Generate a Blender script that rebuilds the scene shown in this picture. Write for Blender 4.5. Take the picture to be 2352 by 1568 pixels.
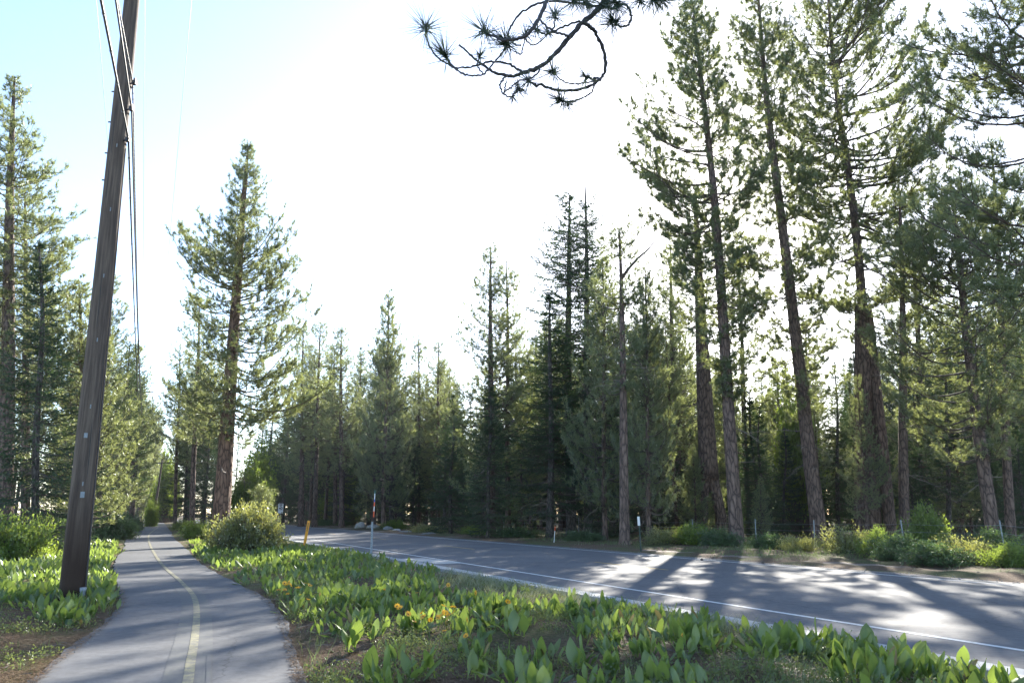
import bpy, math, random
import numpy as np
from mathutils import Vector, Matrix

for _o in list(bpy.data.objects):
    bpy.data.objects.remove(_o)
S = bpy.context.scene
C = S.collection

# ------------------------------------------------------------------ camera
PITCH = math.radians(12.4)
EYE = 1.6
cam_d = bpy.data.cameras.new('camera')
cam_d.sensor_width = 23.5
cam_d.lens = 18.0
cam_d.clip_start = 0.1
cam_d.clip_end = 3000
cam = bpy.data.objects.new('camera', cam_d)
cam.location = (0, 0, EYE)
cam.rotation_euler = (math.radians(90) + PITCH, 0, 0)
C.objects.link(cam)
S.camera = cam

# ------------------------------------------------------------------ sky and sun
SUN_AZ = math.radians(16.4)      # towards +X from +Y
SUN_EL = math.radians(23.4)
W = bpy.data.worlds.new('World')
S.world = W
W.use_nodes = True
wn = W.node_tree.nodes
sky = wn.new('ShaderNodeTexSky')
sky.sky_type = 'NISHITA'
sky.sun_disc = False
sky.sun_elevation = SUN_EL
sky.sun_rotation = SUN_AZ
sky.altitude = 1900
sky.air_density = 1.0
sky.dust_density = 1.9
sky.ozone_density = 1.0
W.node_tree.links.new(sky.outputs[0], wn['Background'].inputs[0])
wn['Background'].inputs[1].default_value = 0.13
sd = bpy.data.lights.new('sun', 'SUN')
sd.energy = 5.0
sd.angle = math.radians(0.53)
sd.color = (1.0, 0.94, 0.83)
sun = bpy.data.objects.new('sun', sd)
sv = Vector((math.sin(SUN_AZ) * math.cos(SUN_EL), math.cos(SUN_AZ) * math.cos(SUN_EL), math.sin(SUN_EL)))
sun.rotation_euler = (-sv).to_track_quat('-Z', 'Y').to_euler()
C.objects.link(sun)

S.view_settings.view_transform = 'Standard'
S.view_settings.look = 'None'
S.view_settings.exposure = 1.88
S.view_settings.gamma = 1.0
S.view_settings.use_curve_mapping = False
S.render.engine = 'CYCLES'
S.cycles.use_denoising = True
S.cycles.denoiser = 'OPENIMAGEDENOISE'
S.cycles.denoising_prefilter = 'ACCURATE'
S.cycles.max_bounces = 6
S.cycles.diffuse_bounces = 4
S.cycles.glossy_bounces = 2
S.cycles.transmission_bounces = 4
S.cycles.sample_clamp_indirect = 3.0
S.cycles.caustics_reflective = False
S.cycles.caustics_refractive = False

# ------------------------------------------------------------------ projection helpers (photograph measured at 2352 px wide)
cp, sp = math.cos(PITCH), math.sin(PITCH)
F = 1800.0


def ray(u, v):
    xc = (u - 1176) / F
    yc = (784 - v) / F
    return xc, cp - yc * sp, sp + yc * cp


def G(u, v):
    x, y, z = ray(u, v)
    t = -EYE / z
    return x * t, y * t


def at(u, v, Y):
    x, y, z = ray(u, v)
    t = Y / y
    return x * t, Y, EYE + z * t


def vground(Y):
    # picture row of the ground at distance Y
    zc = Y * cp - EYE * sp
    yc = -(Y * sp + EYE * cp) / zc
    return 784 - yc * F


def base(u, Y):
    x, y, z = at(u, vground(Y), Y)
    return x, Y


RO = np.array([1.183, 20.674])
RD = np.array([-0.412, 0.911])      # along the road, away
RN = np.array([0.911, 0.412])       # across the road


def road_bend(s):
    # beyond the sign the road eases to the left
    t = np.clip((np.asarray(s, float) - 85) / 65, 0, 1)
    return 4.0 * t * t * (3 - 2 * t)


def road_pt(s, w):
    p = RO + RD * s + RN * (w - road_bend(s))
    return float(p[0]), float(p[1])


def road_w(x, y):
    return (x - RO[0]) * RN[0] + (y - RO[1]) * RN[1] + road_bend((x - RO[0]) * RD[0] + (y - RO[1]) * RD[1])


def road_s(x, y):
    return (x - RO[0]) * RD[0] + (y - RO[1]) * RD[1]


PATH_ROWS = [(-4.95, -2.24, 8.9), (-5.48, -2.72, 10.37), (-6.25, -3.56, 12.87), (-7.33, -4.49, 15.35), (-9.2, -6.4, 19.08),
             (-12.35, -9.51, 25.25), (-18.0, -15.04, 37.51), (-26.2, -23.01, 55.0), (-34.4, -31.06, 73.56),
             (-42.4, -38.9, 91.17), (-55.6, -51.6, 120.0), (-97, -92.5, 212.0)]
PATH_ROWS = [(-1.4, 1.0, -14.0), (-2.6, 0.05, 0.0)] + PATH_ROWS
_py = np.array([r[2] for r in PATH_ROWS])
_pl = np.array([r[0] for r in PATH_ROWS])
_pr = np.array([r[1] for r in PATH_ROWS])


def catmull(ys, xs, yq):
    ys = np.asarray(ys); xs = np.asarray(xs)
    d = np.gradient(xs, ys)
    i = np.clip(np.searchsorted(ys, yq) - 1, 0, len(ys) - 2)
    h = ys[i + 1] - ys[i]
    t = (yq - ys[i]) / h
    return ((2 * t**3 - 3 * t**2 + 1) * xs[i] + (t**3 - 2 * t**2 + t) * h * d[i]
            + (-2 * t**3 + 3 * t**2) * xs[i + 1] + (t**3 - t**2) * h * d[i + 1])


_yd = np.arange(-14, 212.1, .5)
_kn = np.ones(7) / 7
_sm = lambda a: np.convolve(np.pad(a, 3, 'edge'), _kn, 'valid')
_ld = _sm(catmull(_py, _pl, _yd))
_rd = _sm(catmull(_py, _pr, _yd))


def path_l(y):
    return np.interp(y, _yd, _ld)


def path_r(y):
    return np.interp(y, _yd, _rd)


def smooth(a, b, x):
    t = np.clip((x - a) / (b - a), 0, 1)
    return t * t * (3 - 2 * t)


def gz(x, y):
    """Ground height: nearly flat, gently uneven away from the paved surfaces."""
    x = np.asarray(x, float); y = np.asarray(y, float)
    b = (0.05 * np.sin(x * 0.9 + 1.3 * np.sin(y * 0.5)) * np.cos(y * 0.7 + 0.4) + 0.03 * np.sin(x * 2.3 + y * 1.1)
         + 0.02 * np.sin(x * 4.1 - y * 3.3) + 0.05)
    w = road_w(x, y)
    dr = np.maximum(-1.75 - w, w - 9.1)
    dp = np.maximum(path_l(y) - x, x - path_r(y))
    m = smooth(0.05, 1.6, dr) * smooth(0.05, 1.2, dp)
    return b * m - 0.03 * (1 - smooth(-0.1, 0.25, dp)) - 0.03 * (1 - smooth(-0.1, 0.25, dr))


# ------------------------------------------------------------------ materials
def mat(name):
    m = bpy.data.materials.new(name)
    m.use_nodes = True
    nt = m.node_tree
    b = nt.nodes['Principled BSDF']
    return m, nt, b


def N(nt, typ, **kw):
    n = nt.nodes.new(typ)
    for k, v in kw.items():
        setattr(n, k, v)
    return n


def noise(nt, scale, detail=4, rough=0.6, vec=None, coord='Object'):
    n = N(nt, 'ShaderNodeTexNoise')
    n.inputs['Scale'].default_value = scale
    n.inputs['Detail'].default_value = detail
    n.inputs['Roughness'].default_value = rough
    if vec is None:
        tc = N(nt, 'ShaderNodeTexCoord')
        vec = tc.outputs[coord]
    nt.links.new(vec, n.inputs['Vector'])
    return n


def ramp(nt, src, stops):
    r = N(nt, 'ShaderNodeValToRGB')
    el = r.color_ramp.elements
    while len(el) < len(stops):
        el.new(0.5)
    for e, (p, c) in zip(el, stops):
        e.position = p
        e.color = (*c, 1)
    nt.links.new(src, r.inputs[0])
    return r


def mixc(nt, fac, a, b, mode='MIX'):
    m = N(nt, 'ShaderNodeMix', data_type='RGBA', blend_type=mode)
    for sock, v in ((m.inputs[0], fac), (m.inputs[6], a), (m.inputs[7], b)):
        if isinstance(v, (int, float)):
            sock.default_value = v
        elif isinstance(v, tuple):
            sock.default_value = (*v, 1)
        else:
            nt.links.new(v, sock)
    return m.outputs[2]


def bump(nt, b, height, strength, dist=0.02):
    n = N(nt, 'ShaderNodeBump')
    n.inputs['Strength'].default_value = strength
    n.inputs['Distance'].default_value = dist
    nt.links.new(height, n.inputs['Height'])
    nt.links.new(n.outputs[0], b.inputs['Normal'])


def simple(name, col, rough=0.7, metal=0.0, vary=0.15, scale=8.0):
    m, nt, b = mat(name)
    n = noise(nt, scale)
    lo = tuple(c * (1 - vary) for c in col)
    hi = tuple(min(1, c * (1 + vary)) for c in col)
    r = ramp(nt, n.outputs['Fac'], [(0.3, lo), (0.7, hi)])
    nt.links.new(r.outputs[0], b.inputs['Base Color'])
    b.inputs['Roughness'].default_value = rough
    b.inputs['Metallic'].default_value = metal
    return m


def leaf_mat(name, cols, tcol, trans=0.45, gloss=0.06, rough=0.4, scale=0.35):
    """Thin leaves and needles: diffuse + light passing through + a little gloss."""
    m = bpy.data.materials.new(name)
    m.use_nodes = True
    nt = m.node_tree
    nt.nodes.clear()
    out = N(nt, 'ShaderNodeOutputMaterial')
    geo = N(nt, 'ShaderNodeNewGeometry')
    n = noise(nt, scale, 3, 0.6)
    add = N(nt, 'ShaderNodeMath', operation='MULTIPLY_ADD')
    nt.links.new(geo.outputs['Random Per Island'], add.inputs[0])
    add.inputs[1].default_value = 0.5
    sub = N(nt, 'ShaderNodeMath', operation='MULTIPLY_ADD')
    nt.links.new(n.outputs['Fac'], sub.inputs[0])
    sub.inputs[1].default_value = 0.8
    oi = N(nt, 'ShaderNodeObjectInfo')
    om = N(nt, 'ShaderNodeMath', operation='MULTIPLY_ADD')
    nt.links.new(oi.outputs['Random'], om.inputs[0])
    om.inputs[1].default_value = 0.4
    om.inputs[2].default_value = -0.35
    nt.links.new(om.outputs[0], sub.inputs[2])
    nt.links.new(sub.outputs[0], add.inputs[2])
    k = len(cols)
    r = ramp(nt, add.outputs[0], [(0.1 + 0.8 * i / (k - 1), c) for i, c in enumerate(cols)])
    df = N(nt, 'ShaderNodeBsdfDiffuse')
    nt.links.new(r.outputs[0], df.inputs[0])
    tr = N(nt, 'ShaderNodeBsdfTranslucent')
    tm = mixc(nt, 0.75, r.outputs[0], tcol)
    nt.links.new(tm, tr.inputs[0])
    mx = N(nt, 'ShaderNodeMixShader')
    mx.inputs[0].default_value = trans
    nt.links.new(df.outputs[0], mx.inputs[1])
    nt.links.new(tr.outputs[0], mx.inputs[2])
    gl = N(nt, 'ShaderNodeBsdfGlossy')
    gl.inputs['Roughness'].default_value = rough
    gl.inputs['Color'].default_value = (0.9, 0.95, 0.9, 1)
    mg = N(nt, 'ShaderNodeMixShader')
    mg.inputs[0].default_value = gloss
    nt.links.new(mx.outputs[0], mg.inputs[1])
    nt.links.new(gl.outputs[0], mg.inputs[2])
    nt.links.new(mg.outputs[0], out.inputs[0])
    return m


M = {}
M['pine_needle'] = leaf_mat('pine_needle', [(.043, .074, .031), (.07, .105, .04), (.112, .138, .046)], (.42, .46, .14), .5, .1, .45)
M['fir_needle'] = leaf_mat('fir_needle', [(.018, .042, .022), (.03, .064, .03), (.056, .094, .036)], (.11, .18, .05), .33, .05, .5)
M['branch_needle'] = leaf_mat('branch_needle', [(.03, .05, .03), (.05, .075, .04)], (.08, .1, .05), .3, .08, .4)
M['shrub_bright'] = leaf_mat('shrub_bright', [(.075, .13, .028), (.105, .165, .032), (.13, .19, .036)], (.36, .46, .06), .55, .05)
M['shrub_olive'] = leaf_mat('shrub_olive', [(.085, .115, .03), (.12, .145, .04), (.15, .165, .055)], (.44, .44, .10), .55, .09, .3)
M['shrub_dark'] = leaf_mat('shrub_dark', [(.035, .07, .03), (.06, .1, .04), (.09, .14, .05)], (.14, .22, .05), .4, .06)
M['mule_leaf'] = leaf_mat('mule_leaf', [(.042, .088, .042), (.085, .142, .042), (.145, .185, .052)], (.34, .45, .07), .52, .05, .4, 1.2)
M['herb'] = leaf_mat('herb', [(.065, .095, .035), (.10, .13, .045), (.16, .17, .06)], (.26, .30, .07), .4, .04, .4, 2.5)
M['grass_green'] = leaf_mat('grass_green', [(.06, .10, .035), (.095, .135, .045), (.17, .18, .08)], (.2, .26, .07), .45, .05)
M['grass_dry'] = leaf_mat('grass_dry', [(.12, .17, .09), (.22, .24, .14), (.34, .31, .2)], (.34, .34, .18), .4, .05)
M['litter'] = leaf_mat('litter', [(.08, .05, .03), (.2, .135, .085), (.38, .28, .19)], (.25, .18, .1), .15, .03)
M['petal'] = leaf_mat('petal', [(.68, .33, .03), (.78, .44, .05)], (.85, .5, .05), .4, .03)
M['flower_eye'] = simple('flower_eye', (.18, .07, .015))
M['dead_twig'] = simple('dead_twig', (.2, .17, .145), .9, vary=.3)
M['cable'] = simple('cable', (.025, .025, .03), .5)
M['wire'] = simple('wire', (.3, .32, .36), .4, .6)
M['galv'] = simple('galvanised', (.26, .29, .31), .6, .2, .2, 20)
M['orange'] = simple('orange_plastic', (.85, .36, .025), .45, vary=.08)
M['orange_red'] = simple('orange_red_tape', (.75, .1, .02), .4, vary=.05)
M['white'] = simple('white_paint', (.75, .75, .73), .5, vary=.06)
M['blue'] = simple('blue_tape', (.03, .08, .4), .4)
M['black'] = simple('black_print', (.02, .02, .02), .6)
M['green_post'] = simple('dark_green_post', (.025, .05, .04), .6)
M['teal'] = simple('teal_tip', (.06, .2, .17), .5)
M['insul'] = simple('insulator', (.3, .28, .26), .3)


def bark_mat(name, dark, mid, light, sc=1.0):
    m, nt, b = mat(name)
    tc = N(nt, 'ShaderNodeTexCoord')
    mp = N(nt, 'ShaderNodeMapping')
    mp.inputs['Scale'].default_value = (sc, sc, sc * .28)
    nt.links.new(tc.outputs['Object'], mp.inputs[0])
    nd = noise(nt, 3.0, 3, .6, mp.outputs[0])
    dist = mixc(nt, .22, mp.outputs[0], nd.outputs['Color'])
    vo = N(nt, 'ShaderNodeTexVoronoi', feature='DISTANCE_TO_EDGE')
    vo.inputs['Scale'].default_value = 7.0
    nt.links.new(dist, vo.inputs['Vector'])
    fine = noise(nt, 18, 5, .7, mp.outputs[0])
    big = noise(nt, .9, 2, .5, tc.outputs['Object'])
    pl = ramp(nt, vo.outputs['Distance'], [(0.0, dark), (.12, mid), (.5, light)])
    c2 = mixc(nt, .55, pl.outputs[0], fine.outputs['Fac'], 'OVERLAY')
    c3 = mixc(nt, .4, c2, big.outputs['Fac'], 'OVERLAY')
    nt.links.new(c3, b.inputs['Base Color'])
    b.inputs['Roughness'].default_value = .9
    ad = N(nt, 'ShaderNodeMath', operation='ADD')
    cl = N(nt, 'ShaderNodeMath', operation='MINIMUM')
    nt.links.new(vo.outputs['Distance'], cl.inputs[0])
    cl.inputs[1].default_value = .25
    sc2 = N(nt, 'ShaderNodeMath', operation='MULTIPLY')
    nt.links.new(fine.outputs['Fac'], sc2.inputs[0])
    sc2.inputs[1].default_value = .15
    nt.links.new(cl.outputs[0], ad.inputs[0])
    nt.links.new(sc2.outputs[0], ad.inputs[1])
    bump(nt, b, ad.outputs[0], 1.0, .12)
    return m


M['bark'] = bark_mat('pine_bark', (.05, .035, .03), (.15, .10, .078), (.24, .165, .13), 1.0)
M['bark_dark'] = bark_mat('fir_bark', (.045, .04, .036), (.10, .085, .075), (.17, .15, .135), 1.4)
M['bark_red'] = bark_mat('red_bark', (.05, .03, .022), (.18, .10, .065), (.27, .16, .105), 1.1)
M['limb'] = simple('limb_bark', (.11, .085, .07), .9, vary=.3, scale=3)
M['limb_yellow'] = simple('mossy_limb', (.15, .125, .06), .9, vary=.35, scale=2)
M['dark_limb'] = simple('dark_limb', (.06, .055, .055), .85, vary=.3, scale=30)


def pole_mat():
    m, nt, b = mat('weathered_pole_wood')
    tc = N(nt, 'ShaderNodeTexCoord')
    mp = N(nt, 'ShaderNodeMapping')
    mp.inputs['Scale'].default_value = (1, 1, .04)
    nt.links.new(tc.outputs['Object'], mp.inputs[0])
    n = noise(nt, 26, 5, .65, mp.outputs[0])
    r = ramp(nt, n.outputs['Fac'], [(.3, (.05, .035, .028)), (.5, (.11, .08, .06)), (.7, (.18, .135, .10))])
    # creosoted butt: dark brown below about 1.8 m with a ragged edge
    sx = N(nt, 'ShaderNodeSeparateXYZ')
    nt.links.new(tc.outputs['Object'], sx.inputs[0])
    n2 = noise(nt, 5, 4, .6, mp.outputs[0])
    a = N(nt, 'ShaderNodeMath', operation='MULTIPLY_ADD')
    nt.links.new(n2.outputs['Fac'], a.inputs[0])
    a.inputs[1].default_value = 2.2
    nt.links.new(sx.outputs['Z'], a.inputs[2])
    mr = N(nt, 'ShaderNodeMapRange')
    nt.links.new(a.outputs[0], mr.inputs[0])
    mr.inputs[1].default_value = 1.9
    mr.inputs[2].default_value = 3.4
    c = mixc(nt, mr.outputs[0], (.035, .018, .01), r.outputs[0])
    nt.links.new(c, b.inputs['Base Color'])
    b.inputs['Roughness'].default_value = .85
    bump(nt, b, n.outputs['Fac'], .8, .02)
    return m


M['pole'] = pole_mat()


def asphalt(name, lo, hi, speck=.35):
    m, nt, b = mat(name)
    tc = N(nt, 'ShaderNodeTexCoord')
    big = noise(nt, .45, 4, .6, tc.outputs['Object'])
    fine = noise(nt, 90, 3, .8, tc.outputs['Object'])
    r = ramp(nt, big.outputs['Fac'], [(.3, lo), (.7, hi)])
    f2 = ramp(nt, fine.outputs['Fac'], [(.25, (.25, .25, .25)), (.5, (.5, .5, .5)), (.75, (.85, .85, .85))])
    c = mixc(nt, speck, r.outputs[0], f2.outputs[0], 'OVERLAY')
    mid = noise(nt, 7, 5, .8, tc.outputs['Object'])
    m2 = ramp(nt, mid.outputs['Fac'], [(.3, (.36, .36, .36)), (.5, (.5, .5, .5)), (.7, (.62, .62, .62))])
    c = mixc(nt, 1.0, c, m2.outputs[0], 'OVERLAY')
    # hairline cracks
    vo = N(nt, 'ShaderNodeTexVoronoi', feature='DISTANCE_TO_EDGE')
    vo.inputs['Scale'].default_value = .22
    wob = noise(nt, 1.5, 4, .7, tc.outputs['Object'])
    d = mixc(nt, .35, tc.outputs['Object'], wob.outputs['Color'], 'ADD')
    nt.links.new(d, vo.inputs['Vector'])
    cr = ramp(nt, vo.outputs['Distance'], [(.0, (.55, .55, .55)), (.0035, (1, 1, 1))])
    c = mixc(nt, .8, c, cr.outputs[0], 'MULTIPLY')
    nt.links.new(c, b.inputs['Base Color'])
    b.inputs['Roughness'].default_value = .84
    b.inputs['Specular IOR Level'].default_value = .27
    bump(nt, b, mid.outputs['Fac'], .3, .01)
    return m


M['path'] = asphalt('path_asphalt', (.078, .08, .085), (.118, .12, .126), .12)
M['road'] = asphalt('road_asphalt', (.088, .09, .096), (.125, .127, .133), .15)


def paint(name, col, under, wear=.45, scale=14):
    m, nt, b = mat(name)
    n = noise(nt, scale, 6, .75)
    lo, hi = wear - .12, wear + .12
    r = ramp(nt, n.outputs['Fac'], [(lo, under), (hi, col)])
    nt.links.new(r.outputs[0], b.inputs['Base Color'])
    b.inputs['Roughness'].default_value = .82
    b.inputs['Specular IOR Level'].default_value = .25
    return m


M['white_line'] = paint('white_road_paint', (.62, .62, .6), (.3, .3, .3), .36)
M['yellow_line'] = paint('yellow_road_paint', (.55, .36, .1), (.2, .17, .12), .42)
M['path_line'] = paint('worn_cream_paint', (.28, .255, .15), (.125, .122, .112), .5, 9)
M['path_ghost'] = paint('ghost_of_old_paint', (.128, .128, .116), (.10, .102, .106), .54, 5)
M['concrete'] = simple('gutter_concrete', (.34, .34, .33), .85, vary=.14, scale=3)


def soil_mat():
    m, nt, b = mat('forest_soil')
    tc = N(nt, 'ShaderNodeTexCoord')
    a = noise(nt, .35, 4, .6, tc.outputs['Object'])
    f = noise(nt, 16, 6, .75, tc.outputs['Object'])
    g = noise(nt, 60, 4, .8, tc.outputs['Object'])
    c1 = ramp(nt, f.outputs['Fac'], [(.28, (.05, .033, .022)), (.5, (.13, .088, .06)), (.72, (.24, .175, .12))])
    c2 = ramp(nt, f.outputs['Fac'], [(.28, (.05, .06, .02)), (.5, (.1, .11, .045)), (.72, (.19, .17, .09))])
    sel = ramp(nt, a.outputs['Fac'], [(.46, (0, 0, 0)), (.6, (1, 1, 1))])
    c = mixc(nt, sel.outputs[0], c1.outputs[0], c2.outputs[0])
    c = mixc(nt, .5, c, g.outputs['Fac'], 'OVERLAY')
    nt.links.new(c, b.inputs['Base Color'])
    b.inputs['Roughness'].default_value = .95
    b.inputs['Specular IOR Level'].default_value = .1
    bump(nt, b, f.outputs['Fac'], .9, .05)
    return m


M['soil'] = soil_mat()


def dirt_mat():
    m, nt, b = mat('shoulder_dirt')
    f = noise(nt, 9, 6, .75)
    g = noise(nt, .7, 3, .6)
    c1 = ramp(nt, f.outputs['Fac'], [(.3, (.09, .065, .05)), (.5, (.19, .145, .115)), (.7, (.32, .26, .21))])
    c = mixc(nt, .45, c1.outputs[0], g.outputs['Fac'], 'OVERLAY')
    nt.links.new(c, b.inputs['Base Color'])
    b.inputs['Roughness'].default_value = .95
    bump(nt, b, f.outputs['Fac'], .8, .04)
    return m


M['dirt'] = dirt_mat()
M['boulder'] = simple('granite_boulder', (.42, .4, .37), .9, vary=.35, scale=4)
M['boulder_grey'] = simple('grey_boulder', (.2, .2, .19), .9, vary=.4, scale=5)


# ------------------------------------------------------------------ mesh helpers
def mesh_np(name, V, F3=None, F4=None, mats=(), mi3=None, mi4=None, smooth_=False):
    me = bpy.data.meshes.new(name)
    F3 = np.zeros((0, 3), int) if F3 is None else np.asarray(F3)
    F4 = np.zeros((0, 4), int) if F4 is None else np.asarray(F4)
    V = np.ascontiguousarray(V, dtype=np.float32)
    me.vertices.add(len(V))
    me.vertices.foreach_set('co', V.ravel())
    loops = np.concatenate([F3.ravel(), F4.ravel()]).astype(np.int32)
    me.loops.add(len(loops))
    me.loops.foreach_set('vertex_index', loops)
    n3, n4 = len(F3), len(F4)
    me.polygons.add(n3 + n4)
    st = np.concatenate([np.arange(n3) * 3, n3 * 3 + np.arange(n4) * 4]).astype(np.int32)
    me.polygons.foreach_set('loop_start', st)
    for m in mats:
        me.materials.append(m)
    mi = np.concatenate([np.zeros(n3, np.int32) if mi3 is None else np.broadcast_to(mi3, n3),
                         np.zeros(n4, np.int32) if mi4 is None else np.broadcast_to(mi4, n4)]).astype(np.int32)
    me.polygons.foreach_set('material_index', mi)
    me.polygons.foreach_set('use_smooth', np.full(n3 + n4, smooth_))
    me.update(calc_edges=True)
    me.validate()
    return me


class MB:
    """Collects triangles and quads with a material index each."""
    def __init__(s):
        s.V = []; s.T = []; s.Q = []; s.mt = []; s.mq = []; s.n = 0

    def add(s, V, T=None, Q=None, m=0):
        V = np.asarray(V, float).reshape(-1, 3)
        s.V.append(V)
        if T is not None and len(T):
            T = np.asarray(T, int) + s.n
            s.T.append(T); s.mt.append(np.full(len(T), m))
        if Q is not None and len(Q):
            Q = np.asarray(Q, int) + s.n
            s.Q.append(Q); s.mq.append(np.full(len(Q), m))
        s.n += len(V)
        return s

    def tubes(s, P, R, sides=6, m=0, cap=True):
        """P (B,n,3) centre lines, R (B,n) radii."""
        P = np.asarray(P, float); R = np.asarray(R, float)
        if P.ndim == 2:
            P = P[None]; R = R[None]
        B, n, _ = P.shape
        if B == 0:
            return s
        T = np.gradient(P, axis=1)
        T /= np.linalg.norm(T, axis=2, keepdims=True) + 1e-9
        m0 = T.mean(1)
        ref = np.where((np.abs(m0[:, 2:3]) > .8), np.array([[1., 0, 0]]), np.array([[0., 0, 1]]))
        ref = ref[:, None, :]
        U = np.cross(T, np.broadcast_to(ref, T.shape)); U /= np.linalg.norm(U, axis=2, keepdims=True) + 1e-9
        Vv = np.cross(T, U)
        a = np.arange(sides) * 2 * np.pi / sides
        ring = P[:, :, None, :] + R[:, :, None, None] * (np.cos(a)[None, None, :, None] * U[:, :, None, :] + np.sin(a)[None, None, :, None] * Vv[:, :, None, :])
        k = np.arange(sides); k2 = (k + 1) % sides
        i = np.arange(n - 1)[:, None] * sides
        q = np.stack([i + k, i + k2, i + sides + k2, i + sides + k], -1).reshape(-1, 4)
        q = (q[None] + (np.arange(B) * n * sides)[:, None, None]).reshape(-1, 4)
        s.add(ring.reshape(-1, 3), Q=q, m=m)
        if cap and sides > 3:
            tri = np.stack([np.zeros(sides - 2, int), np.arange(1, sides - 1), np.arange(2, sides)], -1)
            for off, flip in ((0, True), ((n - 1) * sides, False)):
                t = tri[:, ::-1] if flip else tri
                tt = (t[None] + off + (np.arange(B) * n * sides)[:, None, None]).reshape(-1, 3)
                s.T.append(tt + s.n - B * n * sides); s.mt.append(np.full(len(tt), m))
        return s

    def box(s, c, d, m=0, rot=None):
        c = np.asarray(c, float); d = np.asarray(d, float) / 2
        g = np.array([[x, y, z] for x in (-1, 1) for y in (-1, 1) for z in (-1, 1)], float) * d
        if rot is not None:
            g = g @ np.asarray(rot).T
        q = [(0, 1, 3, 2), (4, 6, 7, 5), (0, 4, 5, 1), (2, 3, 7, 6), (0, 2, 6, 4), (1, 5, 7, 3)]
        return s.add(g + c, Q=q, m=m)

    def mesh(s, name, mats, smooth_=False):
        V = np.concatenate(s.V) if s.V else np.zeros((0, 3))
        T = np.concatenate(s.T) if s.T else None
        Q = np.concatenate(s.Q) if s.Q else None
        return mesh_np(name, V, T, Q, mats, np.concatenate(s.mt) if s.mt else None, np.concatenate(s.mq) if s.mq else None, smooth_)

    def build(s, name, mats, parent=None, smooth_=False):
        return obj(name, s.mesh(name, mats, smooth_), parent)


def obj(name, me, parent=None, loc=None):
    o = bpy.data.objects.new(name, me)
    C.objects.link(o)
    if parent is not None:
        o.parent = parent
    if loc is not None:
        o.location = loc
    return o


def tag(o, label=None, cat=None, group=None, kind=None):
    if label: o['label'] = label
    if cat: o['category'] = cat
    if group: o['group'] = group
    if kind: o['kind'] = kind
    return o


def thing(name, label, cat, loc=(0, 0, 0), rot=(0, 0, 0), group=None):
    o = bpy.data.objects.new(name, None)
    o.empty_display_size = .2
    C.objects.link(o)
    o.location = loc
    o.rotation_euler = rot
    return tag(o, label, cat, group)


KIDS = {}


def reg(root, *ch):
    KIDS.setdefault(root.name, []).extend(ch)
    return root


def dup(root, loc, rot=(0, 0, 0), scale=1.0, label=None, group=None):
    r = root.copy()
    C.objects.link(r)
    r.location = loc
    r.rotation_euler = rot
    r.scale = (scale, scale, scale) if isinstance(scale, (int, float)) else scale
    if label: r['label'] = label
    if group: r['group'] = group
    for ch in KIDS.get(root.name, []):
        c = ch.copy()
        C.objects.link(c)
        c.parent = r
    return r


def unit(a):
    return a / (np.linalg.norm(a, axis=-1, keepdims=True) + 1e-9)


# ------------------------------------------------------------------ ground, road, path
def axis_coords(lo, mid0, mid1, hi, step, grow):
    c = list(np.arange(mid0, mid1 + step / 2, step))
    d = step
    while c[-1] < hi:
        d *= grow
        c.append(c[-1] + d)
    d = step
    while c[0] > lo:
        d *= grow
        c.insert(0, c[0] - d)
    return np.array(c)


gx = axis_coords(-1500, -32, 30, 1500, .4, 1.25)
gy = axis_coords(-1200, -4, 60, 1500, .4, 1.25)
X, Y = np.meshgrid(gx, gy)
Z = gz(X, Y)
nx, ny = len(gx), len(gy)
i = np.arange(ny - 1)[:, None] * nx + np.arange(nx - 1)[None]
q = np.stack([i, i + 1, i + nx + 1, i + nx], -1).reshape(-1, 4)
tag(obj('ground', mesh_np('ground', np.stack([X, Y, Z], -1).reshape(-1, 3), None, q, [M['soil']], smooth_=True)), 'brown forest soil with needle litter', kind='structure')


def strip(name, L, R, z, m, label=None, thick=None, parent=None, kind='structure'):
    L = np.asarray(L, float); R = np.asarray(R, float)
    n = len(L)
    k = 5
    t = np.linspace(0, 1, k)
    P = L[:, None] * (1 - t)[None, :, None] + R[:, None] * t[None, :, None]
    V = np.concatenate([P.reshape(-1, 2), np.full((n * k, 1), z)], 1)
    i = np.arange(n - 1)[:, None] * k + np.arange(k - 1)[None]
    q = np.stack([i, i + 1, i + k + 1, i + k], -1).reshape(-1, 4)
    b = MB().add(V, Q=q)
    if thick:
        for E_, fl in ((L, 1), (R, 0)):
            Vt = np.concatenate([E_, np.full((n, 1), z)], 1)
            Vb = np.concatenate([E_, np.full((n, 1), z - thick)], 1)
            j = np.arange(n - 1)
            qq = np.stack([j, j + 1, j + 1 + n, j + n], -1)
            b.add(np.concatenate([Vt, Vb]), Q=qq if fl else qq[:, ::-1])
    o = b.build(name, [m], parent)
    if kind:
        o['kind'] = kind
    if label:
        o['label'] = label
    return o


rngp = np.random.default_rng(5)
ys = np.concatenate([np.arange(-14, 30, .25), np.arange(30, 212, 1.5)])
wob = lambda k: np.convolve(np.random.default_rng(k).normal(0, .035, len(ys)), np.ones(2) / 2, 'same')
PZ = .02
strip('bike_path', np.stack([path_l(ys) + wob(1), ys], 1), np.stack([path_r(ys) + wob(2), ys], 1), PZ, M['path'],
      'grey asphalt bike path winding away into the trees', thick=.06)
LINE = [(432, 1568), (437, 1530), (444, 1493), (450, 1445), (452, 1405), (446, 1373), (420, 1341), (380, 1305), (354, 1269), (342, 1239), (343, 1228), (352, 1219), (362, 1212), (364, 1206)]
lp = np.array([G(*p) for p in LINE])
lp = np.concatenate([[[lp[0][0] + .9, -4.0]], lp])
yq = np.arange(-4, lp[-1][1], .25)
lx = catmull(lp[:, 1], lp[:, 0], yq)
tang = np.gradient(lx, yq)
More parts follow.
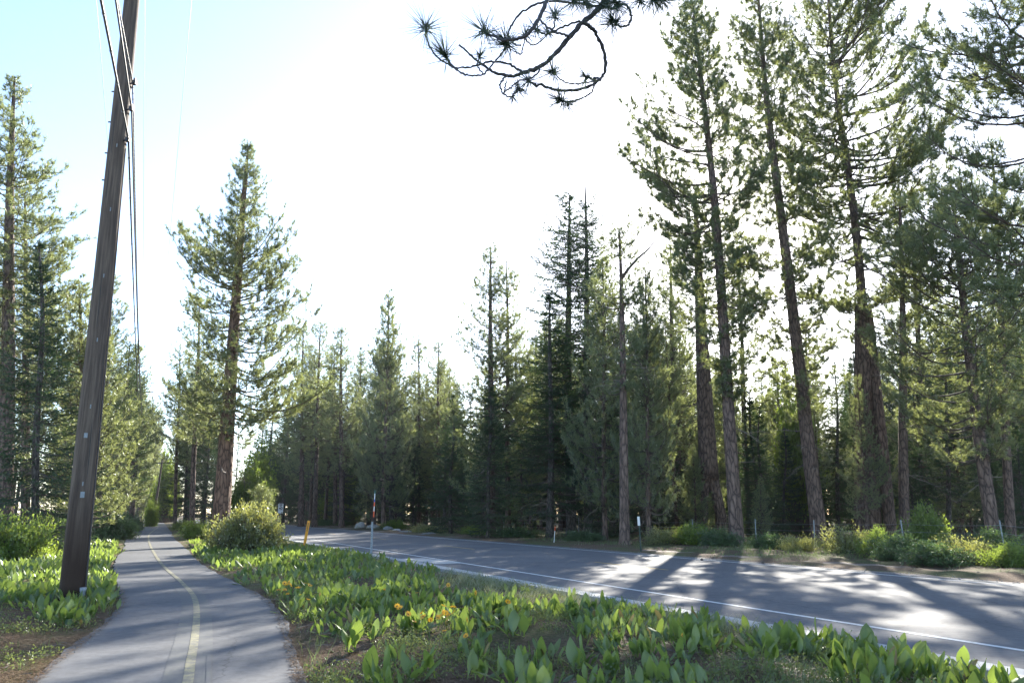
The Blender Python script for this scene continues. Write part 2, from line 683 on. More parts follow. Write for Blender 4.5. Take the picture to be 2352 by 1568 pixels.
nrm = np.stack([np.ones_like(yq), -tang], 1); nrm /= np.linalg.norm(nrm, axis=1, keepdims=True)
cl = np.stack([lx, yq], 1)
nearm = yq < 19
strip('old_path_line', cl[nearm] - nrm[nearm] * .24, cl[nearm] + nrm[nearm] * .22, PZ + .004, M['path_ghost'], 'broad ghost of the older line under the centre line')
strip('path_centre_line', cl - nrm * .05, cl + nrm * .05, PZ + .008, M['path_line'], 'worn cream centre line curving along the path')
nm2 = (yq < 9.6)
strip('path_side_line', cl[nm2] + nrm[nm2] * .16, cl[nm2] + nrm[nm2] * .21, PZ + .008, M['path_ghost'])

for nm, pa, pb in (('path_crack', (262, 1371), (618, 1363)), ('path_crack', (290, 1247), (412, 1241))):
    A_, B_ = np.array(G(*pa)), np.array(G(*pb))
    tt = np.linspace(0, 1, 24)
    Pm = A_[None] * (1 - tt)[:, None] + B_[None] * tt[:, None]
    Pm[:, 1] += .012 * np.sin(tt * 31) + .02 * np.sin(tt * 7)
    strip(nm, Pm + [0, .009], Pm - [0, .009], PZ + .004, M['black'], 'thin dark crack running across the path')
RS = np.arange(-60, 232, 4.0)
rp = lambda w: np.array([road_pt(s, w) for s in RS])
RZ = .02
strip('road', rp(-1.1), rp(9.15), RZ, M['road'], 'grey two lane asphalt road dappled with tree shade', thick=.06)
strip('road_edge_line', rp(-.055), rp(.055), RZ + .004, M['white_line'], 'white edge line beside the gutter')
strip('road_edge_line', rp(8.38), rp(8.49), RZ + .004, M['white_line'], 'white edge line along the forest side')
for k, s in enumerate(np.arange(-13.9, 190, 15.2)):
    Ld = [road_pt(s + d, 4.2) for d in np.linspace(0, 4.2, 5)]
    Rd = [road_pt(s + d, 4.31) for d in np.linspace(0, 4.2, 5)]
    strip('road_centre_dash', Ld, Rd, RZ + .004, M['yellow_line'], None)
# dirt shoulder beyond the road with a ragged outer edge
rg = np.random.default_rng(3)
out = np.array([road_pt(s, 12.2 + rg.uniform(-.7, .9)) for s in RS])
strip('dirt_shoulder', rp(9.16), out, .004, M['dirt'], 'bare brown dirt shoulder between road and trees')
# concrete gutter slabs, each its own piece of the setting
gut = thing('concrete_gutter', 'pale concrete gutter edging the near side of the road', 'gutter')
gut['kind'] = 'structure'
del gut['category']
gm = MB()
gm.box((0, .3, -.02), (2.98, .58, .06))
gm.box((0, -.03, .005), (2.98, .09, .11))
gslab = gm.mesh('gutter_slab', [M['concrete']])
ang = math.atan2(-RD[1], -RD[0])
for k, s in enumerate(np.arange(-30, 100, 3.0)):
    x, y = road_pt(s, -1.1 - .59)
    o = obj('gutter_slab', gslab, gut, (x, y, RZ - .012 + .003 * math.sin(k * 2.1)))
    o.rotation_euler = (0, 0, ang + math.pi)
    o.rotation_euler = (0, 0, math.atan2(RD[1], RD[0]) + math.pi)
apron = MB()
apron.box((0, 0, 0), (3.4, .9, .03))
x, y = road_pt(8.4, -.64)
o = apron.build('gutter_slab', [M['concrete']], gut)
o.location = (x, y, RZ - .004)
o.rotation_euler = (0, 0, math.atan2(RD[1], RD[0]) + .06)

# ------------------------------------------------------------------ tree builders
def needles(b, base, tip, rng, nn, length, width, spread=.55, along=(.35, 1.0), m=0, fwd=(.2, 1.1)):
    """Needle triangles round each twig (base -> tip)."""
    K = len(base)
    ax = unit(tip - base)
    t = rng.uniform(along[0], along[1], (K, nn, 1))
    o = base[:, None] * (1 - t) + tip[:, None] * t
    d = unit(ax[:, None] * rng.uniform(fwd[0], fwd[1], (K, nn, 1)) + rng.normal(0, spread, (K, nn, 3)))
    r = rng.normal(0, 1, (K, nn, 3))
    w = unit(np.cross(d, r)) * width * .5
    L = length * rng.uniform(.7, 1.15, (K, nn, 1))
    V = np.stack([o - w, o + d * L, o + w], 2).reshape(-1, 3)
    n = K * nn
    b.add(V, T=np.arange(n * 3).reshape(-1, 3), m=m)


def interp_poly(P, idx, s):
    """P (B,n,3): point and tangent on polyline idx at s in 0..1."""
    n = P.shape[1]
    f = np.clip(s, 0, .9999) * (n - 1)
    j = f.astype(int)
    t = (f - j)[:, None]
    a = P[idx, j]; c = P[idx, j + 1]
    return a * (1 - t) + c * t, unit(c - a)


class Axis:
    def __init__(s, pts):
        s.p = np.asarray(pts, float)

    def __call__(s, z):
        z = np.asarray(z, float)
        zz = s.p[:, 2]
        return np.stack([np.interp(z, zz, s.p[:, 0]), np.interp(z, zz, s.p[:, 1]), z], -1)


def smooth_axis(pts, n=28):
    pts = np.asarray(pts, float)
    z = np.linspace(pts[0, 2], pts[-1, 2], n)
    return np.stack([catmull(pts[:, 2], pts[:, 0], z), catmull(pts[:, 2], pts[:, 1], z), z], 1)


def trunk_mesh(name, pts, r0, m, rng, top_r=.03, sides=14, flare=1.15, knots=0, exp=.7):
    pts = smooth_axis(pts)
    h = (pts[:, 2] - pts[0, 2]) / (pts[-1, 2] - pts[0, 2])
    R = r0 * (1 - h) ** exp + top_r * h
    zz = pts[:, 2] - pts[0, 2]
    R = R * (1 + (flare - 1) * np.exp(-zz / (r0 * 1.6)))
    # extra rings low down so that the flare is round
    lo = np.array([0, .12, .3, .6, 1.0]) * r0 * 2
    z_all = np.unique(np.concatenate([lo + pts[0, 2], pts[:, 2]]))
    P = np.stack([np.interp(z_all, pts[:, 2], pts[:, 0]), np.interp(z_all, pts[:, 2], pts[:, 1]), z_all], 1)
    hh = (z_all - z_all[0]) / (z_all[-1] - z_all[0])
    Rr = (r0 * (1 - hh) ** exp + top_r * hh) * (1 + (flare - 1) * np.exp(-(z_all - z_all[0]) / (r0 * 1.6)))
    P[0, 2] -= .25
    b = MB()
    n = len(P)
    a = np.arange(sides) * 2 * np.pi / sides
    lob = 1 + .05 * np.sin(3 * a + rng.uniform(0, 6)) + .03 * np.sin(5 * a + rng.uniform(0, 6))
    fl = np.exp(-(z_all - z_all[0]) / (r0 * 1.2))[:, None] * (.22 * np.maximum(0, np.sin(4 * a + rng.uniform(0, 6))))[None]
    rr = Rr[:, None] * (lob[None] + fl) * (1 + rng.normal(0, .015, (n, sides)))
    V = np.stack([P[:, None, 0] + rr * np.cos(a), P[:, None, 1] + rr * np.sin(a), np.broadcast_to(P[:, None, 2], rr.shape)], -1)
    k = np.arange(sides); k2 = (k + 1) % sides
    i = np.arange(n - 1)[:, None] * sides
    q = np.stack([i + k, i + k2, i + sides + k2, i + sides + k], -1).reshape(-1, 4)
    b.add(V.reshape(-1, 3), Q=q)
    return b.mesh(name, [m], True), (z_all, Rr)


def dead_limbs(b, ax, z0, z1, n, Lmax, rng, m, droop=.25):
    if n <= 0:
        return
    h = rng.uniform(z0, z1, n)
    az = rng.uniform(0, 2 * np.pi, n)
    L = Lmax * rng.uniform(.2, 1, n) ** 1.3
    s = np.linspace(0, 1, 5)
    rad = np.stack([np.cos(az), np.sin(az), np.zeros(n)], 1)
    perp = np.stack([-np.sin(az), np.cos(az), np.zeros(n)], 1)
    o = ax(h)
    e = rng.uniform(-.45, .35, n)
    P = (o[:, None] + rad[:, None] * (L[:, None, None] * s[None, :, None]) + perp[:, None] * (L[:, None, None] * rng.normal(0, .12, (n, 1, 1)) * s[None, :, None] ** 2))
    P[:, :, 2] += L[:, None] * (e[:, None] * s - droop * s ** 2)
    P[:, 1:] += rng.normal(0, .03, (n, 4, 3)) * L[:, None, None]
    R = (.008 + .011 * L)[:, None] * (1 - .75 * s)[None]
    b.tubes(P, R, 3, m)
    k = 5
    idx = np.repeat(np.arange(n), k)
    ss = rng.uniform(.3, 1, n * k)
    p, t = interp_poly(P, idx, ss)
    d = unit(t + rng.normal(0, .6, (n * k, 3)) + np.array([0, 0, -.15]))
    l = (L[idx] * rng.uniform(.12, .4, n * k))[:, None]
    Q = np.stack([p, p + d * l * .5 + rng.normal(0, .03, p.shape), p + d * l + np.array([0, 0, -.1]) * l], 1)
    b.tubes(Q, np.broadcast_to(np.array([.008, .006, .003]), (n * k, 3)), 3, m)


def pine_crown(name, ax, z0, z1, lenf, nb, rng, nn=14, nlen=.24, nwid=.03, sub_m=3.2, ter=1.2, e_lo=-6, e_hi=48, upturn=.28,
               whorl=.55, dead=(0, 0, 0, 0), mats=None, limb_r=.013, keep=None, fork=False):
    b = MB()
    t = np.sort(rng.uniform(0, 1, nb)) ** .95
    h = z0 + (z1 - z0) * t * .985
    h = np.where(rng.uniform(size=nb) < .75, np.round(h / whorl) * whorl + rng.normal(0, .07, nb), h)
    h = np.clip(h, z0, z1 - .05)
    t = (h - z0) / (z1 - z0)
    az = (np.arange(nb) * 2.39996 + rng.normal(0, .45, nb)) % (2 * np.pi)
    L = lenf(t, az) * rng.uniform(.72, 1.2, nb)
    L = np.where(rng.uniform(size=nb) < .16, L * .5, L)
    L = np.maximum(L, .22)
    if keep is not None:
        k = keep(h, az, L, rng)
        h, t, az, L = h[k], t[k], az[k], L[k]
        nb = len(h)
    e0 = np.radians(e_lo + (e_hi - e_lo) * t ** 1.35 + rng.normal(0, 9, nb))
    s = np.linspace(0, 1, 8)
    rad = np.stack([np.cos(az), np.sin(az), np.zeros(nb)], 1)
    perp = np.stack([-np.sin(az), np.cos(az), np.zeros(nb)], 1)
    o = ax(h)
    ce, se = np.cos(e0), np.sin(e0)
    wv = rng.normal(0, .10, nb)
    wv2 = rng.normal(0, .05, nb)
    up = upturn * rng.uniform(.5, 1.5, nb)
    P = o[:, None] + rad[:, None] * ((L * ce)[:, None, None] * s[None, :, None]) \
        + perp[:, None] * (L[:, None, None] * (wv[:, None] * s ** 1.6 + wv2[:, None] * np.sin(s * 6))[:, :, None])
    P[:, :, 2] += L[:, None] * (se[:, None] * s - .16 * np.sin(np.pi * s) * (1 - t)[:, None] + up[:, None] * s ** 3)
    R = (.010 + limb_r * L)[:, None] * (1 - .82 * s ** .8)[None]
    big = L > 1.0
    b.tubes(P[big], R[big], 5, 1, cap=False)
    b.tubes(P[~big], R[~big], 3, 1)
    # side shoots
    ns = np.maximum(2, (L * sub_m).astype(int) + 1)
    idx = np.repeat(np.arange(nb), ns)
    frac = np.concatenate([(np.arange(n) + .5) / n for n in ns])
    st = np.where(L[idx] > 2.5, .38, .22)
    ss = st + (1 - st) * np.clip(frac + rng.normal(0, .06, len(frac)), 0, .99)
    p, tg = interp_poly(P, idx, ss)
    side = np.where(np.arange(len(idx)) % 2 == 0, 1., -1.)[:, None]
    pr = unit(np.cross(tg, np.array([0, 0, 1.])))
    ph = np.radians(rng.uniform(32, 70, len(idx)))[:, None]
    d = unit(tg * np.cos(ph) + pr * side * np.sin(ph) + np.array([0, 0, 1]) * rng.uniform(-.15, .5, (len(idx), 1)))
    l = np.clip((L[idx] * .34 * (1.05 - .62 * ss) * rng.uniform(.6, 1.3, len(idx))) + .12, .15, 1.9)[:, None]
    q = np.linspace(0, 1, 4)[None, :, None]
    Q = p[:, None] + d[:, None] * l[:, None] * q + np.array([0, 0, .22]) * l[:, None] * q ** 2.2
    Q[:, 1:] += rng.normal(0, .025, (len(idx), 3, 3)) * l[:, None]
    b.tubes(Q, (.006 + .008 * l) * np.array([1, .8, .6, .4])[None], 3, 1)
    # last twigs
    nt = np.maximum(1, (l[:, 0] * 4.2 * ter).astype(int) + (rng.uniform(size=len(l)) < .5))
    ix = np.repeat(np.arange(len(idx)), nt)
    s3 = rng.uniform(.3, 1., len(ix))
    p3, t3 = interp_poly(Q, ix, s3)
    d3 = unit(t3 * .9 + rng.normal(0, .45, t3.shape) + np.array([0, 0, .38]))
    l3 = rng.uniform(.14, .42, len(ix))[:, None]
    e3 = p3 + d3 * l3
    wt = unit(np.cross(d3, rng.normal(0, 1, d3.shape))) * .009
    b.add(np.stack([p3 - wt, e3, p3 + wt], 1).reshape(-1, 3), T=np.arange(len(ix) * 3).reshape(-1, 3), m=1)
    # leader
    top = ax(np.array([z1 - .5, z1]))
    B_ = np.concatenate([p3, Q[:, 2], P[:, 6], top[:1]])
    T_ = np.concatenate([e3, Q[:, 3], P[:, 7], top[1:]])
    short = np.linalg.norm(T_ - B_, axis=1) > .26
    B_[short] = T_[short] - unit(T_[short] - B_[short]) * .26
    needles(b, B_, T_, rng, nn, nlen, nwid, m=0, spread=.6, along=(.3, 1.0), fwd=(.1, 1.0))
    if dead[0]:
        dead_limbs(b, ax, dead[1], dead[2], dead[0], dead[3], rng, 2)
    return b.mesh(name, mats or [M['pine_needle'], M['limb'], M['dead_twig']])


def fir_crown(name, ax, z0, z1, Rm, nb, rng, nlen=.13, nwid=.045, prof=.8, dead=(0, 0, 0, 0), mats=None, dens=1.0, bare_top=0, ragged=.25, gap=0.):
    b = MB()
    t = np.sort(rng.uniform(0, 1, nb)) ** 1.05
    h = z0 + (z1 - z0) * t
    h = np.where(rng.uniform(size=nb) < .7, np.round(h / .45) * .45 + rng.normal(0, .05, nb), h)
    h = np.clip(h, z0, z1 - .03)
    t = (h - z0) / (z1 - z0)
    az = (np.arange(nb) * 2.39996 + rng.normal(0, .4, nb)) % (2 * np.pi)
    shape = (1 - t) ** prof * (.72 + .28 * smooth(0, .15, t))
    lump = 1 + ragged * np.sin(az * 2 + h * 1.3) * np.sin(h * .9 + az)
    L = np.maximum(.18, Rm * shape * lump * rng.uniform(.7, 1.08, nb))
    if gap:
        L = np.where(np.sin(h * 1.9 + az * 1.0) > 1 - gap, L * .35, L)
    e0 = np.radians(-14 + 52 * t ** 1.5 + rng.normal(0, 6, nb))
    s = np.linspace(0, 1, 6)
    rad = np.stack([np.cos(az), np.sin(az), np.zeros(nb)], 1)
    perp = np.stack([-np.sin(az), np.cos(az), np.zeros(nb)], 1)
    o = ax(h)
    P = o[:, None] + rad[:, None] * ((L * np.cos(e0))[:, None, None] * s[None, :, None]) + perp[:, None] * (L * rng.normal(0, .07, nb))[:, None, None] * s[None, :, None] ** 2
    P[:, :, 2] += L[:, None] * (np.sin(e0)[:, None] * s - .12 * s * (1 - s) * 2 + .10 * s ** 3)
    b.tubes(P, (.008 + .009 * L)[:, None] * (1 - .8 * s)[None], 3, 1)
    ns = np.maximum(3, (L * 6.5 * dens).astype(int) + 2)
    idx = np.repeat(np.arange(nb), ns)
    frac = np.concatenate([(np.arange(n) + .5) / n for n in ns])
    ss = .15 + .84 * np.clip(frac + rng.normal(0, .03, len(frac)), 0, .999)
    p, tg = interp_poly(P, idx, ss)
    side = np.where(np.arange(len(idx)) % 2 == 0, 1., -1.)[:, None]
    pr = unit(np.cross(tg, np.array([0, 0, 1.])))
    ph = np.radians(rng.uniform(38, 62, len(idx)))[:, None]
    d = unit(tg * np.cos(ph) + pr * side * np.sin(ph) + np.array([0, 0, 1]) * rng.normal(-.05, .14, (len(idx), 1)))
    l = np.clip(L[idx] * .36 * (1.1 - .8 * ss) * rng.uniform(.7, 1.25, len(idx)) + .12, .12, 1.1)[:, None]
    Q = np.stack([p, p + d * l * .5, p + d * l + np.array([0, 0, -.06]) * l], 1)
    b.tubes(Q, np.broadcast_to(np.array([.007, .005, .003]), (len(idx), 3)), 3, 1)
    needles(b, Q[:, 0], Q[:, 2], rng, 11, nlen, nwid, spread=.42, along=(.05, 1.0), m=0, fwd=(.5, 1.2))
    needles(b, P[:, 3], P[:, 5], rng, 10, nlen, nwid, spread=.42, along=(0, 1.0), m=0, fwd=(.5, 1.2))
    top = ax(np.array([z1 - .4, z1]))
    needles(b, top[:1], top[1:], rng, 20, nlen, nwid, spread=.6, along=(0, 1))
    if dead[0]:
        dead_limbs(b, ax, dead[1], dead[2], dead[0], dead[3], rng, 2)
    return b.mesh(name, mats or [M['fir_needle'], M['limb'], M['dead_twig']])


def variant(kind, name, tm, cm, label, cat='tree'):
    """A tree thing at the origin with its two parts; the first placing moves it, later ones copy it."""
    r = thing(name, label, cat)
    a = obj('trunk', tm, r)
    c = obj('crown', cm, r)
    reg(r, a, c)
    return {'root': r, 'used': False, 'kind': kind}


def cone_len(R, pw=.75, base_w=.75):
    return lambda t, az: R * (1 - t) ** pw * (base_w + (1 - base_w) * smooth(0, .25, t)) + .25


def make_pine(seed, H, z0, R, r0, nb, pw=.75, bend=.35, nn=11, dead=14, bark='bark', base_w=.7, nwid=.036, name='pine_tree', **kw):
    rng = np.random.default_rng(seed)
    a = rng.uniform(0, 6.28)
    pts = [(0, 0, 0), (bend * .3 * math.cos(a), bend * .3 * math.sin(a), H * .33), (bend * .5 * math.cos(a + .8), bend * .5 * math.sin(a + .8), H * .66), (bend * math.cos(a + .3) * .6, bend * math.sin(a + .3) * .6, H)]
    sp_ = smooth_axis(pts)
    tm, _ = trunk_mesh('trunk', pts, r0, M[bark], rng, sides=10)
    cm = pine_crown('crown', Axis(sp_), z0, H, cone_len(R, pw, base_w), nb, rng, nn=nn, nwid=nwid, dead=(dead, 1.5, z0 + 2, R * .75), **kw)
    return variant('pine', name, tm, cm, 'pine')


def make_fir(seed, H, z0, R, r0, nb, prof=.8, dead=16, mats=None, name='fir_tree', top=None, **kw):
    rng = np.random.default_rng(seed)
    pts = [(0, 0, 0), (rng.normal(0, .1), rng.normal(0, .1), H * .4), (rng.normal(0, .1), rng.normal(0, .1), H * .75), (0, 0, H)]
    tm, _ = trunk_mesh('trunk', pts, r0, M['bark_dark'], rng, sides=10)
    cm = fir_crown('crown', Axis(smooth_axis(pts)), z0, top or H, R, nb, rng, prof=prof, dead=(dead, 1.0, z0 + 1.5, R * .7), mats=mats, **kw)
    return variant('fir', name, tm, cm, 'fir')


V = {}
V['pineA'] = make_pine(11, 22, 5.5, 3.4, .30, 125, pw=.6)
V['pineB'] = make_pine(12, 22, 3.5, 3.9, .32, 140, pw=.7)
V['pineC'] = make_pine(13, 22, 8.5, 3.0, .27, 105, pw=.5, e_lo=-12)
V['slim'] = make_pine(14, 20, 7.0, 2.3, .21, 95, pw=.45, dead=30)
V['bushy'] = make_pine(15, 14, 1.0, 3.0, .18, 150, pw=.85, nn=12, dead=4, e_lo=8, base_w=.8)
V['firA'] = make_fir(21, 20, 2.0, 3.7, .26, 230, prof=.8, nwid=.055)
V['firB'] = make_fir(22, 20, 4.0, 3.6, .25, 230, prof=.5, gap=.12, dead=30, nwid=.055)
V['firC'] = make_fir(23, 12, .5, 3.1, .17, 215, prof=.95, dead=8)
V['firD'] = make_fir(24, 24, 4.0, 4.9, .34, 330, prof=.36, ragged=.45, gap=.34, top=22.3, dead=30, nwid=.055)
PLACED = []


def place(kind, x, y, ztop, label, group=None, rz=None, top=None, rng=random.Random(4), s_xy=1.0):
    """Stand a tree of this kind at x, y so that its tip reaches ztop (and leans to the point top)."""
    v = V[kind]
    H = {'pineA': 22, 'pineB': 22, 'pineC': 22, 'slim': 20, 'bushy': 14, 'firA': 20, 'firB': 20, 'firC': 12, 'firD': 24}[kind]
    z = float(gz(x, y))
    s = (ztop - z) / H
    rz = rng.uniform(0, 6.28) if rz is None else rz
    rot = Matrix.Rotation(rz, 3, 'Z')
    if top is not None:
        dv = Vector((top[0] - x, top[1] - y, ztop - z)).normalized()
    else:
        dv = Vector((rng.gauss(0, .014), rng.gauss(0, .014), 1)).normalized()
    lean = Vector((0, 0, 1)).rotation_difference(dv).to_matrix()
    e = (lean @ rot).to_euler()
    sc = (s * s_xy, s * s_xy, s)
    if not v['used']:
        v['used'] = True
        r = v['root']
        r.location = (x, y, z); r.rotation_euler = e; r.scale = sc
        r['label'] = label
        if group: r['group'] = group
    else:
        r = dup(v['root'], (x, y, z), e, sc, label, group)
        if not group and 'group' in r: del r['group']
    PLACED.append((x, y))
    return r


def pplace(kind, ub, Y, ut, vt, label, group=None, **kw):
    x, y = base(ub, Y)
    X, Yt, Zt = at(ut, vt, Y)
    return place(kind, x, y, Zt, label, group, top=(X, Yt), **kw)


# ------------------------------------------------------------------ the big pines, each built to its own outline
def hero_pine(path, Y, r0, crown, label, seed, nb, group=None, nn=15, dead=20, e_lo=-8, e_hi=45, bark='bark', z_dead=3, keep=None, nwid=.031, nlen=.23,
              upturn=.28, limb='limb', sub_m=3.3, ter=1.2, depth_k=.9, Y_base=None, extra_trunks=(), forks=None):
    """path: picture points of the trunk axis from the ground up; crown: (row, reach left, reach right) in picture px."""
    rng = np.random.default_rng(seed)
    bx, by = base(path[0][0], Y)
    bz = float(gz(bx, by))
    pts = [(0, 0, 0)]
    for (u, v) in path[1:]:
        x, y, z = at(u, v, Y)
        pts.append((x - bx, 0, z - bz))
    H = pts[-1][2]
    sp_ = smooth_axis(pts, 36)
    sp_[:, 1] += .15 * np.sin(sp_[:, 2] * .25)
    ax = Axis(sp_)
    zs, ls, rs = [], [], []
    for (v, l, r) in crown:
        x, y, z = at(1176, v, Y)
        depth = Y * cp + (z - EYE) * sp
        zs.append(z - bz); ls.append(l * depth / F); rs.append(r * depth / F)
    o = np.argsort(zs)
    zs = np.array(zs)[o]; ls = np.array(ls)[o]; rs = np.array(rs)[o]
    z0, z1 = zs[0], H

    def lenf(t, az):
        z = z0 + (z1 - z0) * t
        l = np.interp(z, zs, ls); r = np.interp(z, zs, rs)
        c = np.cos(az)
        side = np.where(c > 0, r, l)
        return side * np.abs(c) + (l + r) / 2 * depth_k * (1 - np.abs(c)) + .1

    tm, _ = trunk_mesh('trunk', sp_, r0, M[bark], rng, sides=18)
    cm = pine_crown('crown', ax, z0, z1, lenf, nb, rng, nn=nn, nlen=nlen, nwid=nwid, dead=(dead, z_dead, z0 + (z1 - z0) * .35, 2.4), e_lo=e_lo, e_hi=e_hi,
                    mats=[M['pine_needle'], M[limb], M['dead_twig']], keep=keep, upturn=upturn, sub_m=sub_m, ter=ter)
    r = thing('pine_tree', label, 'tree', (bx, by, bz), group=group)
    obj('trunk', tm, r)
    obj('crown', cm, r)
    for (pth, rr, dy) in extra_trunks:
        p2 = [(at(u, v, Y)[0] - bx, dy * (1 - k / (len(pth) - 1)) ** 1.5, (at(u, v, Y)[2] - bz) if k else 0) for k, (u, v) in enumerate(pth)]
        t2, _ = trunk_mesh('trunk', p2, rr, M[bark], rng, sides=14, top_r=rr * .4, exp=.5)
        obj('trunk', t2, r)
    if forks:
        fp = np.array([at(u, v, Y) for u, v in forks[0]]) - np.array([bx, by, bz])
        fp[:, 1] = np.linspace(0, -.6, len(fp))
        MB().tubes(fp[None], (forks[1] * np.linspace(1, .3, len(fp)))[None], 8).build('forked_limb', [M['limb']], r, True)
    PLACED.append((bx, by))
    return r


hero_pine([(503, 1240), (522, 950), (540, 720), (555, 540), (572, 338)], 42, .46,
          [(1010, 60, 60), (960, 120, 205), (900, 80, 185), (800, 100, 170), (700, 135, 150), (620, 125, 115), (560, 82, 82), (500, 56, 58), (430, 34, 32), (370, 14, 14), (340, 6, 6)],
          'large solitary pine with reddish trunk standing beside the bike path behind the round shrub', 31, 225, bark='bark_red', limb='limb_yellow', dead=8, z_dead=3, e_lo=-4, depth_k=.65)
hero_pine([(2, 1230), (12, 950), (22, 600), (30, 380), (36, 178)], 37, .40,
          [(900, 150, 100), (760, 150, 130), (640, 150, 138), (540, 150, 122), (430, 110, 95), (330, 70, 52), (240, 35, 26), (180, 8, 6)],
          'tall pine at the left edge of the view behind the dark fir', 32, 150, limb='limb_yellow', dead=6)
hero_pine([(1692, 1252), (1668, 850), (1640, 480), (1618, 250), (1592, 4)], 43, .37,
          [(930, 20, 22), (840, 45, 50), (760, 75, 65), (690, 110, 85), (560, 135, 90), (430, 185, 115), (330, 165, 95), (250, 105, 70), (120, 90, 60), (60, 45, 40), (4, 8, 8)],
          'tall straight pine beside the low sun, its trunk close to the dirt shoulder', 33, 230, nwid=.033, nlen=.26, nn=22)
hero_pine([(1885, 1242), (1842, 880), (1800, 560), (1768, 290), (1738, -60)], 47, .44,
          [(950, 60, 70), (820, 90, 95), (680, 130, 110), (560, 105, 95), (420, 85, 80), (280, 110, 80), (150, 75, 75), (40, 50, 50), (-60, 10, 10)],
          'leaning pine with a curved bare trunk just right of the low sun', 34, 215, nwid=.033, nlen=.26, nn=21, dead=30)
hero_pine([(2012, 1225), (1986, 800), (1956, 470), (1925, 230), (1895, -80)], 49, .38,
          [(760, 60, 130), (640, 110, 180), (500, 130, 200), (400, 150, 215), (300, 165, 245), (200, 140, 230), (120, 110, 190), (40, 80, 120), (-80, 20, 20)],
          'massive wide-crowned pine with several trunks merged at its foot', 35, 195, nwid=.034, nlen=.26, nn=18, dead=34,
          extra_trunks=[([(2040, 1225), (2016, 950), (1994, 700)], .36, -.3), ([(1986, 1225), (1978, 950), (1968, 700)], .30, .9)])
hero_pine([(2078, 1225), (2074, 800), (2062, 420)], 47, .30,
          [(900, 40, 60), (760, 70, 80), (600, 60, 70), (480, 40, 40), (420, 10, 10)],
          'thin straight pine close to the right of the massive many-trunked pine', 36, 40, dead=34, nwid=.032, nn=12)
hero_pine([(2285, 1235), (2238, 900), (2205, 640), (2180, 420)], 40, .34,
          [(1060, 130, 60), (960, 180, 90), (840, 220, 140), (720, 200, 160), (600, 150, 130), (500, 80, 70), (425, 10, 10)],
          'mid-sized pine with yellow-green sunlit foliage near the right edge', 37, 150, nwid=.033, e_lo=2)
hero_pine([(2322, 1225), (2308, 900), (2290, 600), (2275, 330)], 45, .27,
          [(1000, 60, 60), (800, 110, 110), (600, 110, 110), (420, 70, 70), (335, 10, 10)],
          'slender pine with a dark trunk at the right edge behind the sunlit pine', 38, 90, nwid=.033)
hero_pine([(2520, 1290), (2490, 800), (2470, 300), (2450, -500)], 26, .42,
          [(700, 150, 100), (560, 310, 150), (440, 300, 150), (330, 290, 200), (210, 300, 200), (100, 350, 200), (0, 260, 200), (-200, 200, 160), (-500, 20, 20)],
          'near dark pine whose boughs reach in at the upper right edge', 39, 170, nn=24, nwid=.022, nlen=.22, dead=6, e_lo=-10)
hero_pine([(1435, 1252), (1432, 900), (1426, 640), (1421, 528)], 43, .27,
          [(900, 50, 20), (820, 95, 35), (720, 105, 60), (640, 70, 75), (580, 45, 60), (530, 10, 10)],
          'slim pine with a long bare trunk and broken top near the white roadside marker', 40, 64, dead=16, nwid=.032, nn=14, z_dead=8, forks=([(1426, 642), (1440, 622), (1462, 598), (1484, 580), (1500, 562)], .11))

# pine with a burnt hollow at its foot: two legs that merge
def hollow_pine():
    Y_ = 54
    rng = np.random.default_rng(41)
    bx, by = base(1640, Y_)
    bz = float(gz(bx, by))
    P = lambda u, v: (at(u, v, Y_)[0] - bx, 0, at(u, v, Y_)[2] - bz)
    r = thing('pine_tree', 'thick old pine with a burnt hollow splitting the foot of its trunk', 'tree', (bx, by, bz))
    b = MB()
    st = P(1628, 1100)
    up = smooth_axis([st, P(1615, 850), P(1603, 600), P(1596, 430)], 24)
    h = np.linspace(0, 1, 24)
    b.tubes(up[None], (.62 * (1 - h) ** .8 + .05)[None], 18, 0)
    for (ub, rr, ut) in ((1615, .27, 1621), (1655, .36, 1636)):
        leg = np.array([(P(ub, vground(Y_))[0], 0, -.3), (P(ub, 1180)[0], 0, P(ub, 1180)[2]), (P((ub + ut) / 2, 1140)[0], 0, P(ub, 1140)[2]), (P(ut, 1095)[0], 0, st[2] + .1), (P(ut, 1060)[0], 0, P(ut, 1060)[2])])
        b.tubes(leg[None], np.array([[rr * 1.15, rr, rr * 1.05, rr * 1.1, rr * .6]]), 14, 0)
    b.build('trunk', [M['bark']], r, True)
    ax = Axis(up)
    z1 = up[-1, 2]
    cm = pine_crown('crown', ax, P(1603, 760)[2], z1, lambda t, az: 3.4 * (1 - t) ** .6 + .3, 70, rng, nn=12, nwid=.034, dead=(24, 6, z1 * .8, 2.5))
    obj('crown', cm, r)
    PLACED.append((bx, by))


hollow_pine()

# ------------------------------------------------------------------ trees that can be told apart
pplace('firC', 80, 31, 90, 552, 'dense dark green fir standing left of the utility pole', s_xy=.85)
pplace('pineC', 60, 42, 50, 430, 'pine half hidden behind the dark fir at the left')
pplace('pineB', 222, 52, 262, 638, 'slender pine just right of the near utility pole')
pplace('bushy', 190, 40, 178, 640, 'yellowish young pine seen right behind the near utility pole')
pplace('firB', 275, 62, 300, 790, 'narrow conifer left of the far utility pole')
pplace('pineA', 302, 76, 322, 790, 'thin pine left of the path, nearest the far utility pole')
pplace('pineC', 440, 60, 458, 690, 'dark slender pine between the path and the solitary pine')
pplace('slim', 402, 82, 418, 790, 'thin pine at the right edge of the far path')
pplace('firA', 424, 86, 430, 900, 'dark fir beside the far bend of the path')
pplace('pineA', 692, 104, 700, 752, 'slender pine behind the orange marker post')
pplace('pineC', 722, 100, 740, 748, 'two-toned thin pine left of the pale boulders')
